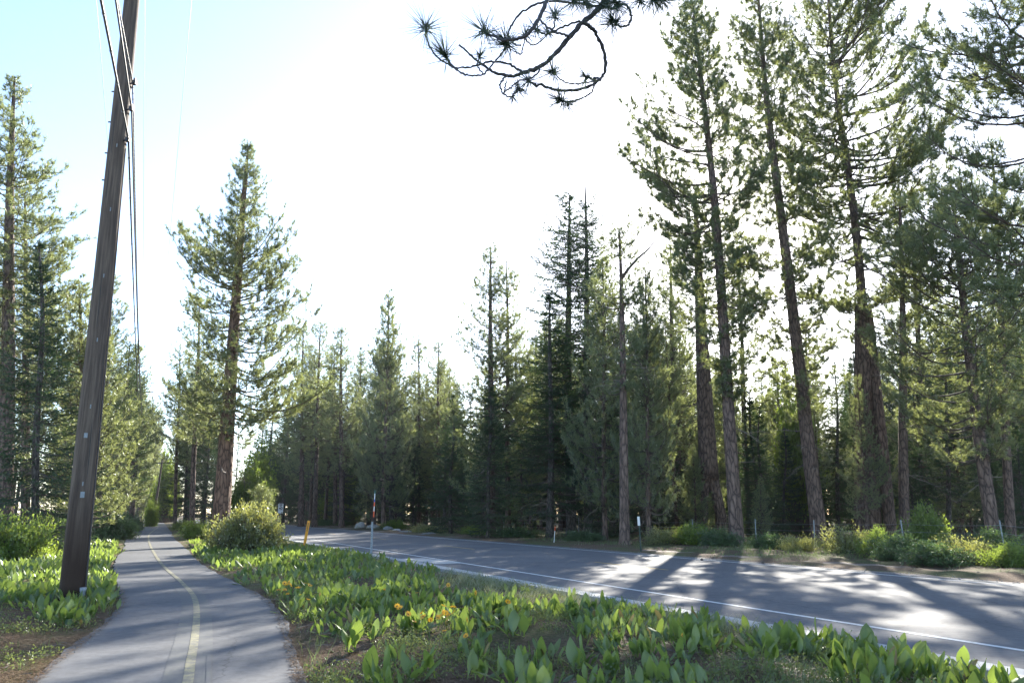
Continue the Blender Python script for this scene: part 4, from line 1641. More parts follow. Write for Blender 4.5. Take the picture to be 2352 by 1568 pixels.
def blades(name, x, y, mt, h, wd, per, seed, spread=.05, lean=.35, label=None):
    r = np.random.default_rng(seed)
    n = len(x)
    ix = np.repeat(np.arange(n), per)
    px = x[ix] + r.normal(0, spread, len(ix)); py = y[ix] + r.normal(0, spread, len(ix))
    ok = off_paved(px, py, -.04, -1.66)
    px, py, ix = px[ok], py[ok], ix[ok]
    pz = gz(px, py) - .01
    th = h * r.uniform(.5, 1.25, n)
    hh = th[ix] * r.uniform(.6, 1.1, len(ix))
    az = r.uniform(0, 2 * np.pi, len(ix))
    ln = np.abs(r.normal(0, lean, len(ix)))
    o = np.stack([px, py, pz], 1)
    dirn = np.stack([np.cos(az) * np.sin(ln), np.sin(az) * np.sin(ln), np.cos(ln)], 1)
    w = np.stack([-np.sin(az + 1), np.cos(az + 1), np.zeros(len(ix))], 1) * wd * .5
    mid = o + dirn * hh[:, None] * .5
    tip = o + dirn * hh[:, None] + np.stack([np.cos(az), np.sin(az), -np.abs(np.sin(ln)) * .5], 1) * (hh * .25)[:, None]
    Vv = np.stack([o - w * .7, mid - w, tip, mid + w], 1).reshape(-1, 3)
    i = np.arange(len(ix)) * 4
    ob = MB().add(Vv, Q=np.stack([i, i + 1, i + 2, i + 3], -1)).build(name, [mt])
    return tag(ob, label, kind='stuff')


pn = lambda x, y, s, k: np.sin(x * s + 1.7 * np.sin(y * s * .6 + k)) * np.cos(y * s * .8 + k)


def f_near_grass(x, y, r):
    edge = np.minimum(np.abs(x - path_r(y)), np.abs(x - path_l(y)))
    bare = (x > path_r(y)) & (x < path_r(y) + 1.3 + .3 * np.sin(y * 3)) & (y < 12.5) & (y > 9)
    bare |= (x < path_l(y)) & (x > path_l(y) - 1.6) & (y < 14.5) & (pn(x, y, 1.3, 2) < .35)
    d = .16 + .4 * pn(x, y, .9, 1) + .35 * np.exp(-edge / .4)
    return off_paved(x, y) & (r.uniform(size=len(x)) < d) & (road_w(x, y) < 5) & ~bare


x, y = scatter(20000, f_near_grass, 61, 7, 32)
blades('grass', x, y, M['grass_green'], .11, .007, 7, 62, .05, .45, 'short green grass scattered over the verges')


x, y = scatter(2000, lambda x, y, r: off_paved(x, y) & (road_w(x, y) < -1.9) & (r.uniform(size=len(x)) < .4 + .6 * pn(x, y, 1.1, 9)) & (y < 30), 81, 7, 30)
blades('grass', x, y, M['grass_green'], .27, .007, 8, 82, .05, .3, 'taller grass stems growing between the broad-leaved plants')
x, y = scatter(60000, lambda x, y, r: ((np.minimum(np.abs(x - path_r(y)), np.abs(x - path_l(y))) < .16 * r.uniform(size=len(x)) ** .5 + .02) | ((np.abs(road_w(x, y) + 1.72) < .2)) | ((np.abs(road_w(x, y) - 9.3) < .5))) & (r.uniform(size=len(x)) < .6), 83, 7, 40, near_bias=1.3)
rg_ = np.random.default_rng(84)
pw = road_w(x, y)
zg = np.where((x > path_l(y)) & (x < path_r(y)), PZ, np.where((pw > -1.7) & (pw < 9.15), RZ, gz(x, y)))
sz = rg_.uniform(.005, .016, len(x)) * np.where(pw > 8, 1.6, 1)
tet = np.array([(1, 0, -.4), (-.5, .87, -.4), (-.5, -.87, -.4), (0, 0, .8)])
jit = tet[None] * sz[:, None, None] * rg_.uniform(.6, 1.3, (len(x), 4, 3)) + np.stack([x, y, zg + sz * .3], 1)[:, None]
ii = np.arange(len(x))[:, None, None] * 4 + np.array([(0, 1, 3), (1, 2, 3), (2, 0, 3)])[None]
tag(MB().add(jit.reshape(-1, 3), T=ii.reshape(-1, 3)).build('gravel', [M['boulder_grey']]), 'loose grit and small stones along the paved edges', kind='stuff')


def f_far_grass(x, y, r):
    w = road_w(x, y)
    return off_paved(x, y) & (((w > 11.2) & (w < 24)) | (w < -1.7)) & (r.uniform(size=len(x)) < .5 + .5 * pn(x, y, .5, 3)) & (y > 28)


x, y = scatter(16000, f_far_grass, 63, 24, 95, near_bias=1.3)
blades('grass', x, y, M['grass_green'], .24, .02, 6, 64, .12, .4, 'taller grass along the roadside and the far path')


def f_dry(x, y, r):
    w = road_w(x, y)
    return off_paved(x, y) & (w < -1.75) & (w > -3.6 + .6 * pn(x, y, .8, 0)) & (y > 10.5) & (r.uniform(size=len(x)) < .55 + .5 * pn(x, y, 1.1, 5)) & (y < 44)


x, y = scatter(26000, f_dry, 65, 9, 44, near_bias=1.3)
blades('dry_grass', x, y, M['grass_dry'], .26, .008, 9, 66, .06, .3, 'pale dry grass along the concrete gutter')
x, y = scatter(1500, lambda x, y, r: off_paved(x, y) & (road_w(x, y) > 9.8) & (road_w(x, y) < 14) & (pn(x, y, .8, 2) > .1), 67, 18, 60, near_bias=1.2)
blades('dry_grass', x, y, M['grass_dry'], .14, .015, 7, 68, .1, .5, 'thin straw grass at the outer edge of the dirt shoulder')


def herbs(name, x, y, seed, label):
    r = np.random.default_rng(seed)
    n = len(x)
    ix = np.repeat(np.arange(n), 9)
    h = r.uniform(.05, .17, n)
    az = r.uniform(0, 6.283, len(ix))
    rad = r.uniform(0, .075, len(ix))
    p = np.stack([x[ix] + rad * np.cos(az), y[ix] + rad * np.sin(az), 0 * az], 1)
    p[:, 2] = gz(p[:, 0], p[:, 1]) + h[ix] * r.uniform(.25, 1.05, len(ix))
    d = unit(np.stack([np.cos(az), np.sin(az), r.uniform(.1, 1.2, len(ix))], 1))
    ok = off_paved(p[:, 0], p[:, 1], .0, -1.66)
    b = MB()
    leaf_quads(b, p[ok], d[ok], r, .036, .021)
    st = np.stack([np.stack([x, y, gz(x, y) - .01], 1), np.stack([x, y, gz(x, y) + h * .8], 1)], 1)
    b.tubes(st, np.full((n, 2), .002), 3, 0)
    return tag(b.build(name, [M['herb']]), label, kind='stuff')


def f_herb(x, y, r):
    d = .36 + .75 * pn(x, y, 1.5, 4)
    bare = (x < path_r(y) + .9 + .25 * np.sin(y * 4)) & (y > 8.9) & (y < 12)
    left = x < path_l(y)
    d = np.where(x > 1.2, d * .45, d)
    d = np.where(left, .30 + .5 * pn(x, y, 1.4, 7), d)
    return off_paved(x, y, .06) & (road_w(x, y) < -1.9) & (r.uniform(size=len(x)) < d) & ~(bare & ~left)


x, y = scatter(21000, f_herb, 71, 7, 20, near_bias=1.5)
herbs('low_herbs', x, y, 72, 'low small-leaved herbs carpeting the foreground soil')


def f_lit(x, y, r):
    e = np.minimum(np.abs(x - path_r(y)), np.abs(x - path_l(y)))
    return off_paved(x, y, -.12) & (road_w(x, y) < -1.5) & (r.uniform(size=len(x)) < .4 + .6 * np.exp(-e / .7))


x, y = scatter(190000, f_lit, 73, 7, 18, near_bias=1.4)
r_ = np.random.default_rng(74)
az = r_.uniform(0, 6.283, len(x)); L_ = r_.uniform(.05, .15, len(x))
z = np.maximum(gz(x, y), np.where((x > path_l(y)) & (x < path_r(y)), PZ, -1)) + r_.uniform(.004, .03, len(x))
d = np.stack([np.cos(az), np.sin(az), r_.uniform(-.15, .25, len(x))], 1)
o_ = np.stack([x, y, z], 1)
wv_ = np.stack([-np.sin(az), np.cos(az), 0 * az], 1) * .0055
Vv = np.stack([o_ - wv_, o_ + d * L_[:, None], o_ + wv_], 1).reshape(-1, 3)
tag(MB().add(Vv, T=np.arange(len(Vv)).reshape(-1, 3)).build('needle_litter', [M['litter']]), 'brown fallen pine needles lying along the path edges', kind='stuff')
x, y = scatter(1500, lambda x, y, r: off_paved(x, y, -.05) & (road_w(x, y) < -1.9) & (pn(x, y, .8, 6) > -.2), 75, 7, 20, near_bias=1.4)
az = r_.uniform(0, 6.283, len(x)); L_ = r_.uniform(.08, .35, len(x))
p0 = np.stack([x, y, np.maximum(gz(x, y), 0) + .012], 1)
dd_ = np.stack([np.cos(az), np.sin(az), r_.uniform(-.02, .1, len(x))], 1) * L_[:, None]
tag(MB().tubes(np.stack([p0, p0 + dd_ * .5 + r_.normal(0, .012, p0.shape), p0 + dd_], 1), np.array([.005, .004, .002])[None] * r_.uniform(.6, 1.5, (len(x), 1)), 3).build('fallen_twigs', [M['dead_twig']]), 'thin grey twigs lying on the soil of the verges', kind='stuff')
rc = random.Random(8)


# ------------------------------------------------------------------ poles and wires
P1 = np.array([-8.07, 15.06]); P2 = np.array([-43.1, 91.17])
LD = (P2 - P1) / np.linalg.norm(P2 - P1)
LN = np.array([LD[1], -LD[0]])
ALONG = math.atan2(LD[1], LD[0])


def utility_pole(x, y, h, r0, label, lean=(0, 0), arm=True, steps=True, detail=True):
    z0 = float(gz(x, y))
    r = thing('utility_pole', label, 'utility pole', (x, y, z0))
    n = 26
    zz = np.linspace(-.3, h, n)
    P = np.stack([lean[0] * np.clip(zz, 0, 99) / h, lean[1] * np.clip(zz, 0, 99) / h, zz], 1)
    R = r0 * (1 - .42 * np.clip(zz, 0, 99) / h)
    MB().tubes(P[None], R[None], 24).build('pole', [M['pole']], r, True)
    ang = ALONG - math.pi / 2
    def wpt(z, rad, a):
        k = z / h
        rr = r0 * (1 - .42 * k) + rad
        return np.array([lean[0] * k + rr * math.cos(a), lean[1] * k + rr * math.sin(a), z])
    if arm:
        b = MB()
        rot = np.array(Matrix.Rotation(ang, 3, 'Z'))
        c = np.array([lean[0], lean[1], h - .75]) + np.array([LD[0], LD[1], 0]) * (-r0 * .7)
        b.box(c, (2.7, .1, .12), rot=rot)
        b.build('crossarm', [M['limb']], r)
        for q_ in (-1.2, 0, 1.2):
            bb = MB()
            p0 = c + np.array([LN[0], LN[1], 0]) * q_ + np.array([0, 0, .06])
            bb.tubes(np.array([[p0, p0 + [0, 0, .08], p0 + [0, 0, .1], p0 + [0, 0, .2], p0 + [0, 0, .22]]]), np.array([[.012, .012, .045, .05, .02]]), 8)
            bb.build('insulator', [M['insul']], r, True)
    return r, wpt


pole, wp = utility_pole(P1[0], P1[1], 16.2, .225, 'tall weathered wooden utility pole rising beside the bike path', lean=(-.25, 0))
a_cam = -math.pi / 2 + .35
# pole steps and number tags on the face towards us, conduit stub at the foot
for z in (2.15, 3.6, 4.9, 6.2, 7.6, 9.0):
    for da, cls in ((.1, 0),):
        p = wp(z, .01, a_cam + da)
        b = MB()
        b.box(p, (.018, .014, .075), rot=np.array(Matrix.Rotation(a_cam + da + math.pi / 2, 3, 'Z')))
        b.build('step_bracket', [M['galv']], pole)
for z in (8.3, 8.9, 9.6, 10.3):
    p = wp(z, .0, math.pi + .1)
    MB().tubes(np.array([[p, p + [-.06, 0, .0]]]), np.array([[.015, .015]]), 6).build('step_bolt', [M['dark_limb']], pole)
for (z, da, w_, h_) in ((1.95, .15, .07, .11), (3.05, -.05, .06, .09)):
    p = wp(z, .006, a_cam + da)
    b = MB()
    b.box(p, (w_, .012, h_), rot=np.array(Matrix.Rotation(a_cam + da + math.pi / 2, 3, 'Z')))
    b.build('number_tag', [M['galv']], pole)
p = np.array([.30, -.22, 0])
MB().tubes(np.array([[p + [0, 0, -.1], p + [0, 0, .22], p + [0, 0, .24], p + [.0, .0, .3]]]), np.array([[.045, .045, .055, .055]]), 10).build('conduit_stub', [M['galv']], pole, True)
p = wp(2.0, .015, a_cam + 1.15)
ps = np.array([wp(z, .015, a_cam + 1.15) for z in np.linspace(0, 9, 12)])
MB().tubes(ps[None], np.full((1, 12), .012), 6).build('ground_wire', [M['dark_limb']], pole)
# long checks running up the wood
for k in range(5):
    a = a_cam + rc.uniform(-.9, .9)
    z0 = rc.uniform(1.5, 9); zl = rc.uniform(1, 2.6)
    ps = np.array([wp(z0 + zl * t, -.006, a + .02 * math.sin(5 * t)) for t in np.linspace(0, 1, 8)])
    MB().tubes(ps[None], np.array([[.002, .008, .01, .01, .01, .009, .006, .002]]), 5).build('crack', [M['black']], pole)

pole2, wp2 = utility_pole(P2[0], P2[1], 16.3, .26, 'far wooden utility pole with a crossarm left of the path', lean=(-.4, 0))
x3, y3 = base(352, 140)
X3, _, Z3 = at(372, 1072, 140)
pole3, _ = utility_pole(x3, y3, Z3 + 1.5, .24, 'third utility pole, small and dark, at the far end of the path', lean=(X3 - x3, 0))
x4, y4 = base(366, 158)
X4, _, Z4 = at(378, 1035, 158)
r = thing('wooden_pole', 'leaning reddish wooden pole at the far end of the path', 'utility pole', (x4, y4, 0))
MB().tubes(np.array([[(0, 0, -.2), (0 + (X4 - x4), 0, Z4)]]), np.array([[.3, .18]]), 10).build('pole', [M['bark_red']], r, True)
bb = MB()
for k in range(3):
    bb.tubes(np.array([[(X4 - x4 - 1.2, 0, Z4 - .6 - k * .9), (X4 - x4, .1, Z4 - .8 - k * .9), (X4 - x4 + .5, 0, Z4 - .5 - k * .9)]]), np.array([[.05, .06, .05]]), 5)
bb.build('fittings', [M['galv']], r)


def cable_between(A, Bq, sag, n=40, side=0):
    A = np.asarray(A, float); Bq = np.asarray(Bq, float)
    t = np.linspace(0, 1, n)
    P = A[None] * (1 - t)[:, None] + Bq[None] * t[:, None]
    P[:, 2] -= sag * 4 * t * (1 - t)
    return P


def hang(name, label, cat, legs, rad, m, ties=0, group=None):
    """One line hung over the near pole: legs is a list of point arrays joined end to end."""
    P = np.concatenate(legs)
    b = MB()
    o_ = P[0].copy()
    b.tubes((P - o_)[None], np.full((1, len(P)), rad), 7)
    o = b.build(name, [m], smooth_=True)
    o.location = o_
    tag(o, label, cat, group)
    if ties:
        L = np.cumsum(np.r_[0, np.linalg.norm(np.diff(P, axis=0), axis=1)])
        tb = MB()
        s_ = np.arange(.3, L[-1], ties)
        q0 = np.stack([np.interp(s_, L, P[:, k]) for k in range(3)], 1)
        s2 = s_ + .05
        q1 = np.stack([np.interp(s2, L, P[:, k]) for k in range(3)], 1)
        tb.tubes(np.stack([q0, q1], 1) - o_, np.full((len(s_), 2), rad * 1.35), 6)
        t_ = tb.build('lashing', [M['galv']], o)
        t_['kind'] = 'stuff'
    return o


P0 = P1 - (P2 - P1) * .8
off3 = lambda p, d, z: np.array([p[0] + LN[0] * d, p[1] + LN[1] * d, z])
for d, lab in ((-1.2, 'leftmost thin power wire crossing the sky behind the pole'), (0.02, 'middle thin power wire right of the pole'), (1.2, 'rightmost thin power wire, alone in the blue sky')):
    A = off3(P1, d, 15.75) + np.array([-.24, 0, 0])
    hang('power_wire', lab, 'wire', [cable_between(off3(P0, d, 16), A, .8)[:-1], cable_between(A, off3(P2, d, 15.85), 1.1)], .008, M['wire'])
c1 = np.array([-7.93, 14.95, 9.15])
hang('telephone_cable', 'thick black lashed cable crossing in front of the pole', 'cable', [cable_between(np.array([15.9, -46., 9.3]), c1, .35)[:-1], cable_between(c1, off3(P2, .30, 9.9), 1.0)], .021, M['cable'], 1.1)
c2 = np.array([-7.93, 14.93, 9.85])
hang('telephone_cable', 'black cable held by the clamp on the right of the pole', 'cable', [cable_between(np.array([16.7, -46., 10.0]), c2, .35)[:-1], cable_between(c2, off3(P2, .36, 10.5), .95)], .018, M['cable'], 0)
c3 = np.array([-7.97, 14.93, 10.45])
hang('telephone_cable', 'cable wound with pale lashing wire, upper one at the pole', 'cable', [cable_between(np.array([15.0, -46., 10.6]), c3, .35)[:-1], cable_between(c3, off3(P2, .40, 10.9), 1.15)], .015, M['cable'], .25)
for (z, d_, lab) in ((9.15, .30, 0), (9.85, .42, 1), (10.45, .34, 2)):
    q0 = np.array([(-.25) * z / 16.2, 0, z]); q1 = np.array([-7.94 - P1[0], 14.94 - P1[1], z])
    b = MB()
    b.tubes(np.array([[q0, q1]]), np.array([[.018, .018]]), 6)
    b.box(q1, (.08, .08, .09))
    b.box(q1 + [0, 0, .07], (.04, .04, .06))
    b.build('cable_clamp', [M['cable']], pole)

# ------------------------------------------------------------------ things along the road
def marker_orange():
    x, y = G(698, 1261)
    r = thing('marker_post', 'flat orange utility marker post leaning right beside the gutter', 'marker post', (x, y, float(gz(x, y))), (0, .13, .12))
    b = MB(); b.box((0, 0, .6), (.125, .018, 1.34)); b.box((-.055, .008, .6), (.012, .03, 1.34)); b.box((.055, .008, .6), (.012, .03, 1.34))
    b.build('post', [M['orange']], r)
    bp = MB(); bp.box((0, -.011, .98), (.085, .004, .44)); bp.build('label_plate', [M['orange']], r)
    bt = MB()
    rr = random.Random(3)
    for k in range(9):
        bt.box((rr.uniform(-.006, .006), -.0145, .80 + k * .043), (rr.uniform(.045, .07), .003, .022))
    bt.build('lettering', [M['black']], r)


marker_orange()


def snow_stake():
    x, y = G(852, 1277)
    r = thing('marker_post', 'grey perforated metal post with a tall striped snow pole fixed to its top', 'marker post', (x, y, float(gz(x, y))), (0, 0, -.3))
    b = MB(); b.box((0, 0, .62), (.055, .006, 1.44)); b.box((-.036, .016, .62), (.006, .03, 1.44), rot=np.array(Matrix.Rotation(.5, 3, 'Z'))); b.box((.036, .016, .62), (.006, .03, 1.44), rot=np.array(Matrix.Rotation(-.5, 3, 'Z')))
    b.build('post', [M['galv']], r)
    for k in range(12):
        h = MB(); h.tubes(np.array([[(0, -.0045, .28 + k * .085), (0, -.003, .28 + k * .085)]]), np.array([[.010, .010]]), 8); h.build('bolt_hole', [M['black']], r)
    seg = [(1.0, 1.52, 'black', .014), (1.52, 1.74, 'orange_red', .024), (1.74, 1.93, 'white', .019), (1.93, 2.09, 'orange_red', .024), (2.09, 2.2, 'blue', .019), (2.2, 2.42, 'white', .019), (2.42, 2.55, 'teal', .018)]
    for (a, c, mm, rad) in seg:
        q = MB(); q.tubes(np.array([[(.012 + a * .02, .03, a), (.012 + c * .02, .03, c)]]), np.array([[rad, rad]]), 8)
        o = q.build('stake_band', [M[mm]], r)
        o['label'] = {'black': 'dark lower rod', 'orange_red': 'orange band', 'white': 'white band', 'blue': 'blue band', 'teal': 'dark teal tip'}[mm]


snow_stake()


def delineator():
    x, y = G(1472, 1267)
    r = thing('marker_post', 'dark green marker post with a narrow white plate on top', 'marker post', (x, y, float(gz(x, y))), (0, -.03, .0))
    b = MB(); b.box((0, 0, .5), (.065, .03, 1.5), rot=np.array(Matrix.Rotation(.7, 3, 'Z'))); b.build('post', [M['green_post']], r)
    b = MB(); b.box((-.02, -.03, 1.28), (.11, .012, .38), rot=np.array(Matrix.Rotation(.25, 3, 'Z'))); b.build('plate', [M['white']], r)


delineator()
x, y = G(1272, 1249)
r = thing('thin_stake', 'thin leaning white stake with a reddish top on the far roadside', 'stake', (x, y, 0), (0, .09, 0))
MB().tubes(np.array([[(0, 0, -.1), (0, 0, .72)]]), np.array([[.018, .018]]), 6).build('rod', [M['white']], r)
MB().tubes(np.array([[(0, 0, .72), (0, 0, .95)]]), np.array([[.02, .02]]), 6).build('tip', [M['orange_red']], r)


def speed_sign():
    Y_ = 135
    x, y = base(643, Y_)
    r = thing('speed_limit_sign', 'white speed limit 40 sign with a smaller plate below at the road bend', 'sign', (x, y, 0), (0, 0, -.1))
    b = MB(); b.box((0, .05, 1.65), (.1, .06, 3.4)); b.build('post', [M['galv']], r)
    b = MB(); b.box((0, 0, 2.78), (.88, .015, 1.08)); b.build('sign_board', [M['white']], r)
    b = MB(); b.box((0, 0, 1.98), (.88, .015, .46)); b.build('lower_plate', [M['white']], r)
    def text(s_, z, size, par):
        c = bpy.data.curves.new('lettering', 'FONT')
        c.body = s_; c.size = size; c.align_x = 'CENTER'; c.extrude = .004
        c.offset = .012
        c.materials.append(M['black'])
        tmp = bpy.data.objects.new('lettering_curve', c)
        C.objects.link(tmp)
        me = bpy.data.meshes.new_from_object(tmp.evaluated_get(bpy.context.evaluated_depsgraph_get()))
        bpy.data.objects.remove(tmp)
        o = bpy.data.objects.new('lettering', me)
        C.objects.link(o); o.parent = par
        o.location = (0, -.014, z); o.rotation_euler = (math.pi / 2, 0, 0)
    text('SPEED', 3.1, .22, r); text('LIMIT', 2.9, .22, r); text('40', 2.33, .66, r)


speed_sign()


def boulder(u, v, wpx, hpx, seed, m, label, Y=None, long=1.0, name='boulder'):
    x, y = G(u, v)
    dep = y * cp
    rr = np.random.default_rng(seed)
    a, h = wpx / 2 * dep / F, hpx * dep / F
    import bmesh
    bm = bmesh.new()
    bmesh.ops.create_icosphere(bm, subdivisions=4, radius=1)
    for vv in bm.verts:
        p = np.array(vv.co)
        k = 1 + .10 * math.sin(p[0] * 3 + seed) * math.cos(p[1] * 3.3) + .07 * math.sin(p[2] * 6 + p[0] * 5 + seed) + .035 * math.sin(p[0] * 13 + p[1] * 11 + p[2] * 9)
        k *= 1 - .12 * max(0, p[0] * math.sin(seed) + p[2] * .6 - .55)
        vv.co = Vector(p * k)
    me = bpy.data.meshes.new(name)
    bm.to_mesh(me); bm.free()
    me.materials.append(m)
    for pl in me.polygons: pl.use_smooth = True
    o = obj(name, me, None, (x, y, h * .2))
    o.scale = (a, a * .8, h * .8)
    o.rotation_euler = (0, 0, seed * .7)
    o.rotation_euler = (0, 0, 0)
    return tag(o, label, 'boulder')


boulder(828, 1212, 27, 13, 1, M['boulder'], 'rounded pale granite boulder on the far roadside, leftmost of the rocks')
boulder(858, 1213, 36, 9, 2, M['boulder'], 'long low pale boulder just right of the rounded one')
boulder(884, 1212, 16, 9, 3, M['boulder_grey'], 'dark rock at the end of the long pale boulder')
boulder(892, 1217, 24, 10, 4, M['boulder_grey'], 'grey slanted rock right of the long pale boulder')
boulder(911, 1219, 18, 6, 5, M['boulder'], 'small pale rock right of the grey slanted rock')
boulder(930, 1222, 34, 4, 6, M['boulder_grey'], 'flat grey rock lying near the far road edge')
boulder(985, 1226, 36, 4, 7, M['boulder_grey'], 'flat grey slab of rock furthest right of the rocks')

# wire fence behind the shoulder
fx, fy = road_pt(0, 19.5)
fence = thing('wire_fence', 'sagging wire fence on thin metal posts beyond the dirt shoulder', 'fence', (fx, fy, 0))
rf = random.Random(12)
pts = []
for k, s in enumerate(np.arange(-12, 70, 4.6)):
    px, py = road_pt(s + rf.uniform(-.4, .4), 19.5 + rf.uniform(-.3, .3))
    pz = float(gz(px, py))
    lx_, ly_ = rf.uniform(-.06, .06), rf.uniform(-.05, .05)
    b = MB()
    b.tubes(np.array([[(px - fx, py - fy, pz - .1), (px - fx + lx_, py - fy + ly_, pz + 1.28)]]), np.array([[.026, .024]]), 6)
    b.build('fence_post', [M['galv']], fence)
    pts.append((px - fx + lx_, py - fy + ly_, pz))
for zh in (.5, .8, 1.1):
    P = []
    for a, c in zip(pts[:-1], pts[1:]):
        for t in np.linspace(0, 1, 6)[:-1]:
            P.append([a[0] + (c[0] - a[0]) * t, a[1] + (c[1] - a[1]) * t, a[2] + zh - .05 * 4 * t * (1 - t)])
    MB().tubes(np.array(P)[None], np.full((1, len(P)), .004), 4).build('fence_wire', [M['wire']], fence)

# fallen cones and bits on the shoulder and the path
cone = MB()
rr_ = np.array([.01, .03, .042, .04, .025, .006])
cone.tubes(np.stack([np.linspace(-.055, .06, 6), np.zeros(6), np.full(6, .03)], 1)[None], rr_[None], 8)
cone_me = cone.mesh('pine_cone', [M['limb']], True)
for k, (u, v) in enumerate([(1612, 1287), (1752, 1294), (2246, 1320), (2318, 1318)]):
    x, y = G(u, v)
    o = obj('pine_cone', cone_me, None, (x, y, .02))
    s_ = rc.uniform(.9, 1.2)
    o.scale = (s_, s_, s_); o.rotation_euler = (0, 0, rc.uniform(0, 6))
    tag(o, 'brown fallen pine cone on the dirt shoulder ' + ('in front of the hollow-footed pine', 'below the tall pine by the sun', 'in front of the white-specked shrub', 'near the right edge of the view')[k], 'pine cone', 'pine cones on the dirt shoulder')


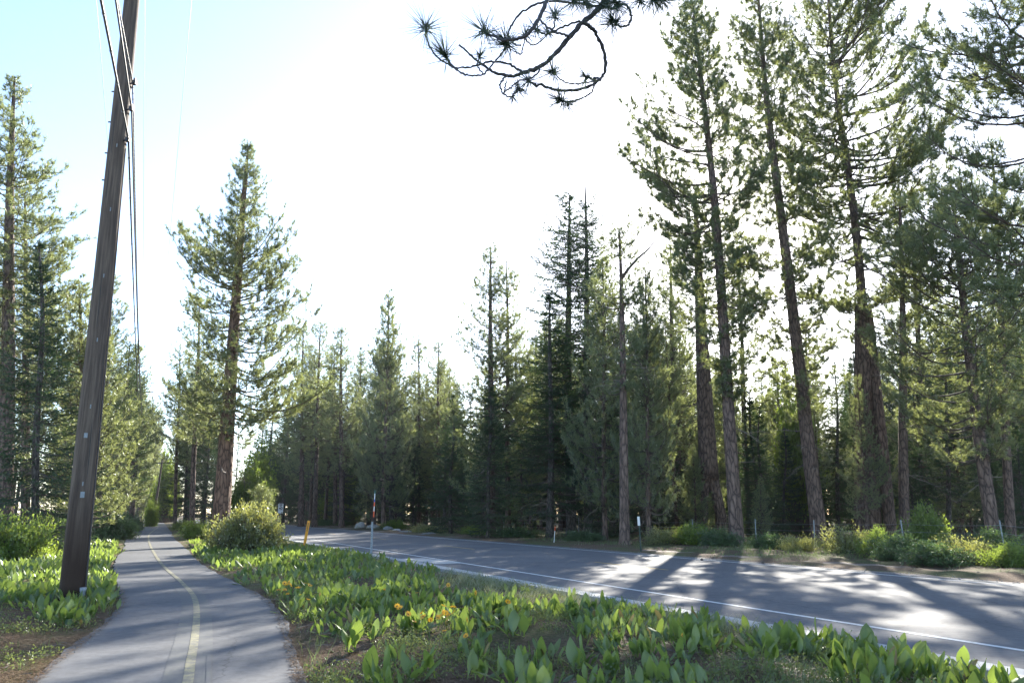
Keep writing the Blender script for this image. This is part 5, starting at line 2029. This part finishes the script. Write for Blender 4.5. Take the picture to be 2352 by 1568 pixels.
# ------------------------------------------------------------------ the bough hanging into the top of the view
def overhanging_bough():
    r = random.Random(21)
    rng = np.random.default_rng(21)
    def W(px, py, d):
        return np.array(at(922 + .24 * px, .24 * py, d))
    o0 = W(1400, -60, 7.0)
    root = thing('pine_bough', 'bare curling pine bough hanging into the top of the view', 'branch', o0)
    limbs = [
        ('limb', 34, 9, 0, [(2120, -160), (2010, -40), (1900, 70), (1800, 170), (1700, 250), (1600, 370), (1500, 490), (1400, 590), (1300, 655), (1200, 690), (1100, 722), (1000, 725), (900, 700), (820, 655), (720, 580), (640, 510), (552, 435)]),
        ('twig', 12, 8, .1, [(1170, 695), (1110, 665), (1050, 630), (960, 600), (880, 592), (800, 605), (700, 635), (600, 650), (520, 652), (430, 610), (360, 560), (300, 500), (255, 430), (240, 350), (235, 265)]),
        ('twig', 10, 8, -.15, [(480, 630), (550, 685), (620, 715), (700, 728), (790, 708), (850, 650), (900, 590), (960, 510), (1020, 440)]),
        ('twig', 14, 9, .3, [(1900, 75), (1800, 55), (1700, 40), (1450, 15), (1300, 40), (1180, 105), (1090, 190), (1040, 270), (1025, 330), (1045, 390), (1090, 430), (1140, 440)]),
        ('twig', 22, 12, -.3, [(1420, -120), (1390, -20), (1370, 60), (1310, 190), (1260, 270), (1180, 350), (1080, 382), (960, 380), (860, 345), (780, 295)]),
        ('twig', 11, 7, .2, [(1710, 205), (1600, 240), (1500, 280), (1430, 322), (1375, 332), (1320, 305), (1300, 250), (1310, 190)]),
        ('twig', 13, 9, -.1, [(1610, 360), (1560, 338), (1480, 310), (1400, 265), (1320, 190)]),
        ('twig', 20, 12, .15, [(1750, 225), (1800, 255), (1850, 310), (1900, 400), (1940, 520), (1955, 640), (1930, 725), (1880, 780), (1780, 830), (1650, 868), (1500, 865), (1400, 840), (1330, 812), (1290, 820), (1235, 795)]),
        ('twig', 9, 7, .25, [(1900, 765), (1800, 788), (1680, 803), (1580, 795), (1510, 755), (1450, 695)]),
        ('twig', 9, 7, .05, [(1845, 815), (1820, 880), (1760, 925), (1690, 960), (1630, 978), (1570, 980), (1520, 958)]),
        ('twig', 9, 7, -.2, [(1320, 660), (1310, 690), (1260, 740), (1200, 765), (1110, 790), (1040, 845), (985, 892)]),
        ('twig', 9, 7, -.25, [(1010, 725), (970, 765), (945, 815), (950, 862), (985, 910), (1040, 925), (1090, 895), (1125, 848)]),
        ('twig', 16, 10, .1, [(1900, 50), (1960, 70), (2010, 80), (2070, 60), (2120, 45), (2165, 70), (2195, 140), (2195, 200), (2155, 250), (2100, 260), (2030, 215)]),
        ('twig', 9, 8, .1, [(1440, 310), (1462, 250), (1470, 180), (1468, 120)]),
        ('twig', 8, 7, .1, [(800, 715), (750, 680), (728, 620), (742, 565), (757, 520)]),
        ('twig', 8, 8, .1, [(475, 625), (452, 575), (430, 530)]),
        ('twig', 8, 6, .3, [(1180, 370), (1230, 425), (1280, 432), (1340, 395), (1390, 340), (1440, 300)]),
        ('twig', 7, 6, .2, [(1040, 470), (1090, 500), (1145, 520), (1165, 455), (1180, 380)]),
        ('twig', 6, 6, -.2, [(980, 892), (990, 840), (1010, 775)]),
        ('twig', 14, 10, .2, [(1905, 770), (1860, 750), (1820, 760), (1780, 735)]),
    ]
    for nm, w0, w1, dd, pts in limbs:
        pts = np.array(pts, float)
        n = len(pts)
        t = np.linspace(0, 1, n)
        tt = np.linspace(0, 1, n * 4)
        px = catmull(t, pts[:, 0], tt); py = catmull(t, pts[:, 1], tt)
        dep = 7.0 + dd * np.sin(tt * 3.0) * 1.6 + .15 * tt
        P = np.array([W(a, c, d_) for a, c, d_ in zip(px, py, dep)]) - o0
        P[1:-1] += rng.normal(0, .0045, (len(P) - 2, 3))
        k = .24 * 7.6 / F
        R = (w0 + (w1 - w0) * tt) * k * (1 + .08 * np.sin(tt * n * 9) + rng.normal(0, .09, len(tt)))
        MB().tubes(P[None], R[None], 8).build(nm, [M['dark_limb']], root, True)
    tufts = [((235, 330), (235, 250), 150, 1), ((440, 590), (420, 515), 150, 1), ((850, 340), (765, 280), 170, 1), ((1050, 450), (1000, 430), 150, 1), ((1010, 420), (985, 370), 120, .7), ((1470, 190), (1468, 120), 120, .8), ((745, 575), (757, 515), 80, .5),
             ((1470, 715), (1435, 685), 120, .8), ((1800, 750), (1760, 730), 110, .5), ((1560, 978), (1505, 950), 140, .9), ((1095, 890), (1130, 840), 100, .6), ((1240, 800), (1205, 765), 110, .6), ((2080, 255), (2015, 200), 160, 1), ((1180, 380), (1185, 310), 100, .5),
             ((1300, 330), (1280, 270), 120, .5), ((1420, 330), (1390, 300), 120, .5), ((1740, -30), (1760, 20), 130, 1), ((1900, 40), (1960, 60), 120, .9), ((2020, 0), (2060, 40), 120, .9), ((2260, -30), (2290, 20), 130, 1), ((1640, -20), (1660, 25), 120, .8),
             ((2460, -40), (2500, 5), 140, 1), ((2380, -30), (2420, 5), 130, .9), ((1560, 970), (1600, 1010), 110, .4), ((1080, 900), (1060, 950), 90, .25)]
    for (a, c, L, dens) in tufts:
        p0 = W(*a, 7.0 + r.uniform(-.2, .2)); 
        p1 = W(*c, 7.0 + r.uniform(-.2, .2))
        if np.linalg.norm(p1 - p0) < .02: continue
        b = MB()
        needles(b, (p0 - o0)[None], (p1 - o0)[None], rng, int(110 * dens), L * .24 * 7.6 / F * 2.2, .009, spread=.55, along=(.2, 1), fwd=(.0, 1.0))
        MBk = b.build('needle_tuft', [M['branch_needle']], root)


overhanging_bough()


# ------------------------------------------------------------------ air: faint forest haze, lit by the low sun
def haze_box():
    b = MB()
    b.box((0, 150, 18.25), (3400, 3300, 41.5))
    m = bpy.data.materials.new('haze_air')
    m.use_nodes = True
    nt = m.node_tree
    nt.nodes.clear()
    out = N(nt, 'ShaderNodeOutputMaterial')
    pv = N(nt, 'ShaderNodeVolumePrincipled')
    pv.inputs['Color'].default_value = (.9, .93, .97, 1)
    pv.inputs['Density'].default_value = .00010
    pv.inputs['Anisotropy'].default_value = .4
    nt.links.new(pv.outputs[0], out.inputs['Volume'])
    o = b.build('haze', [m])
    tag(o, 'thin pale haze filling the air between the trees', kind='stuff')


haze_box()
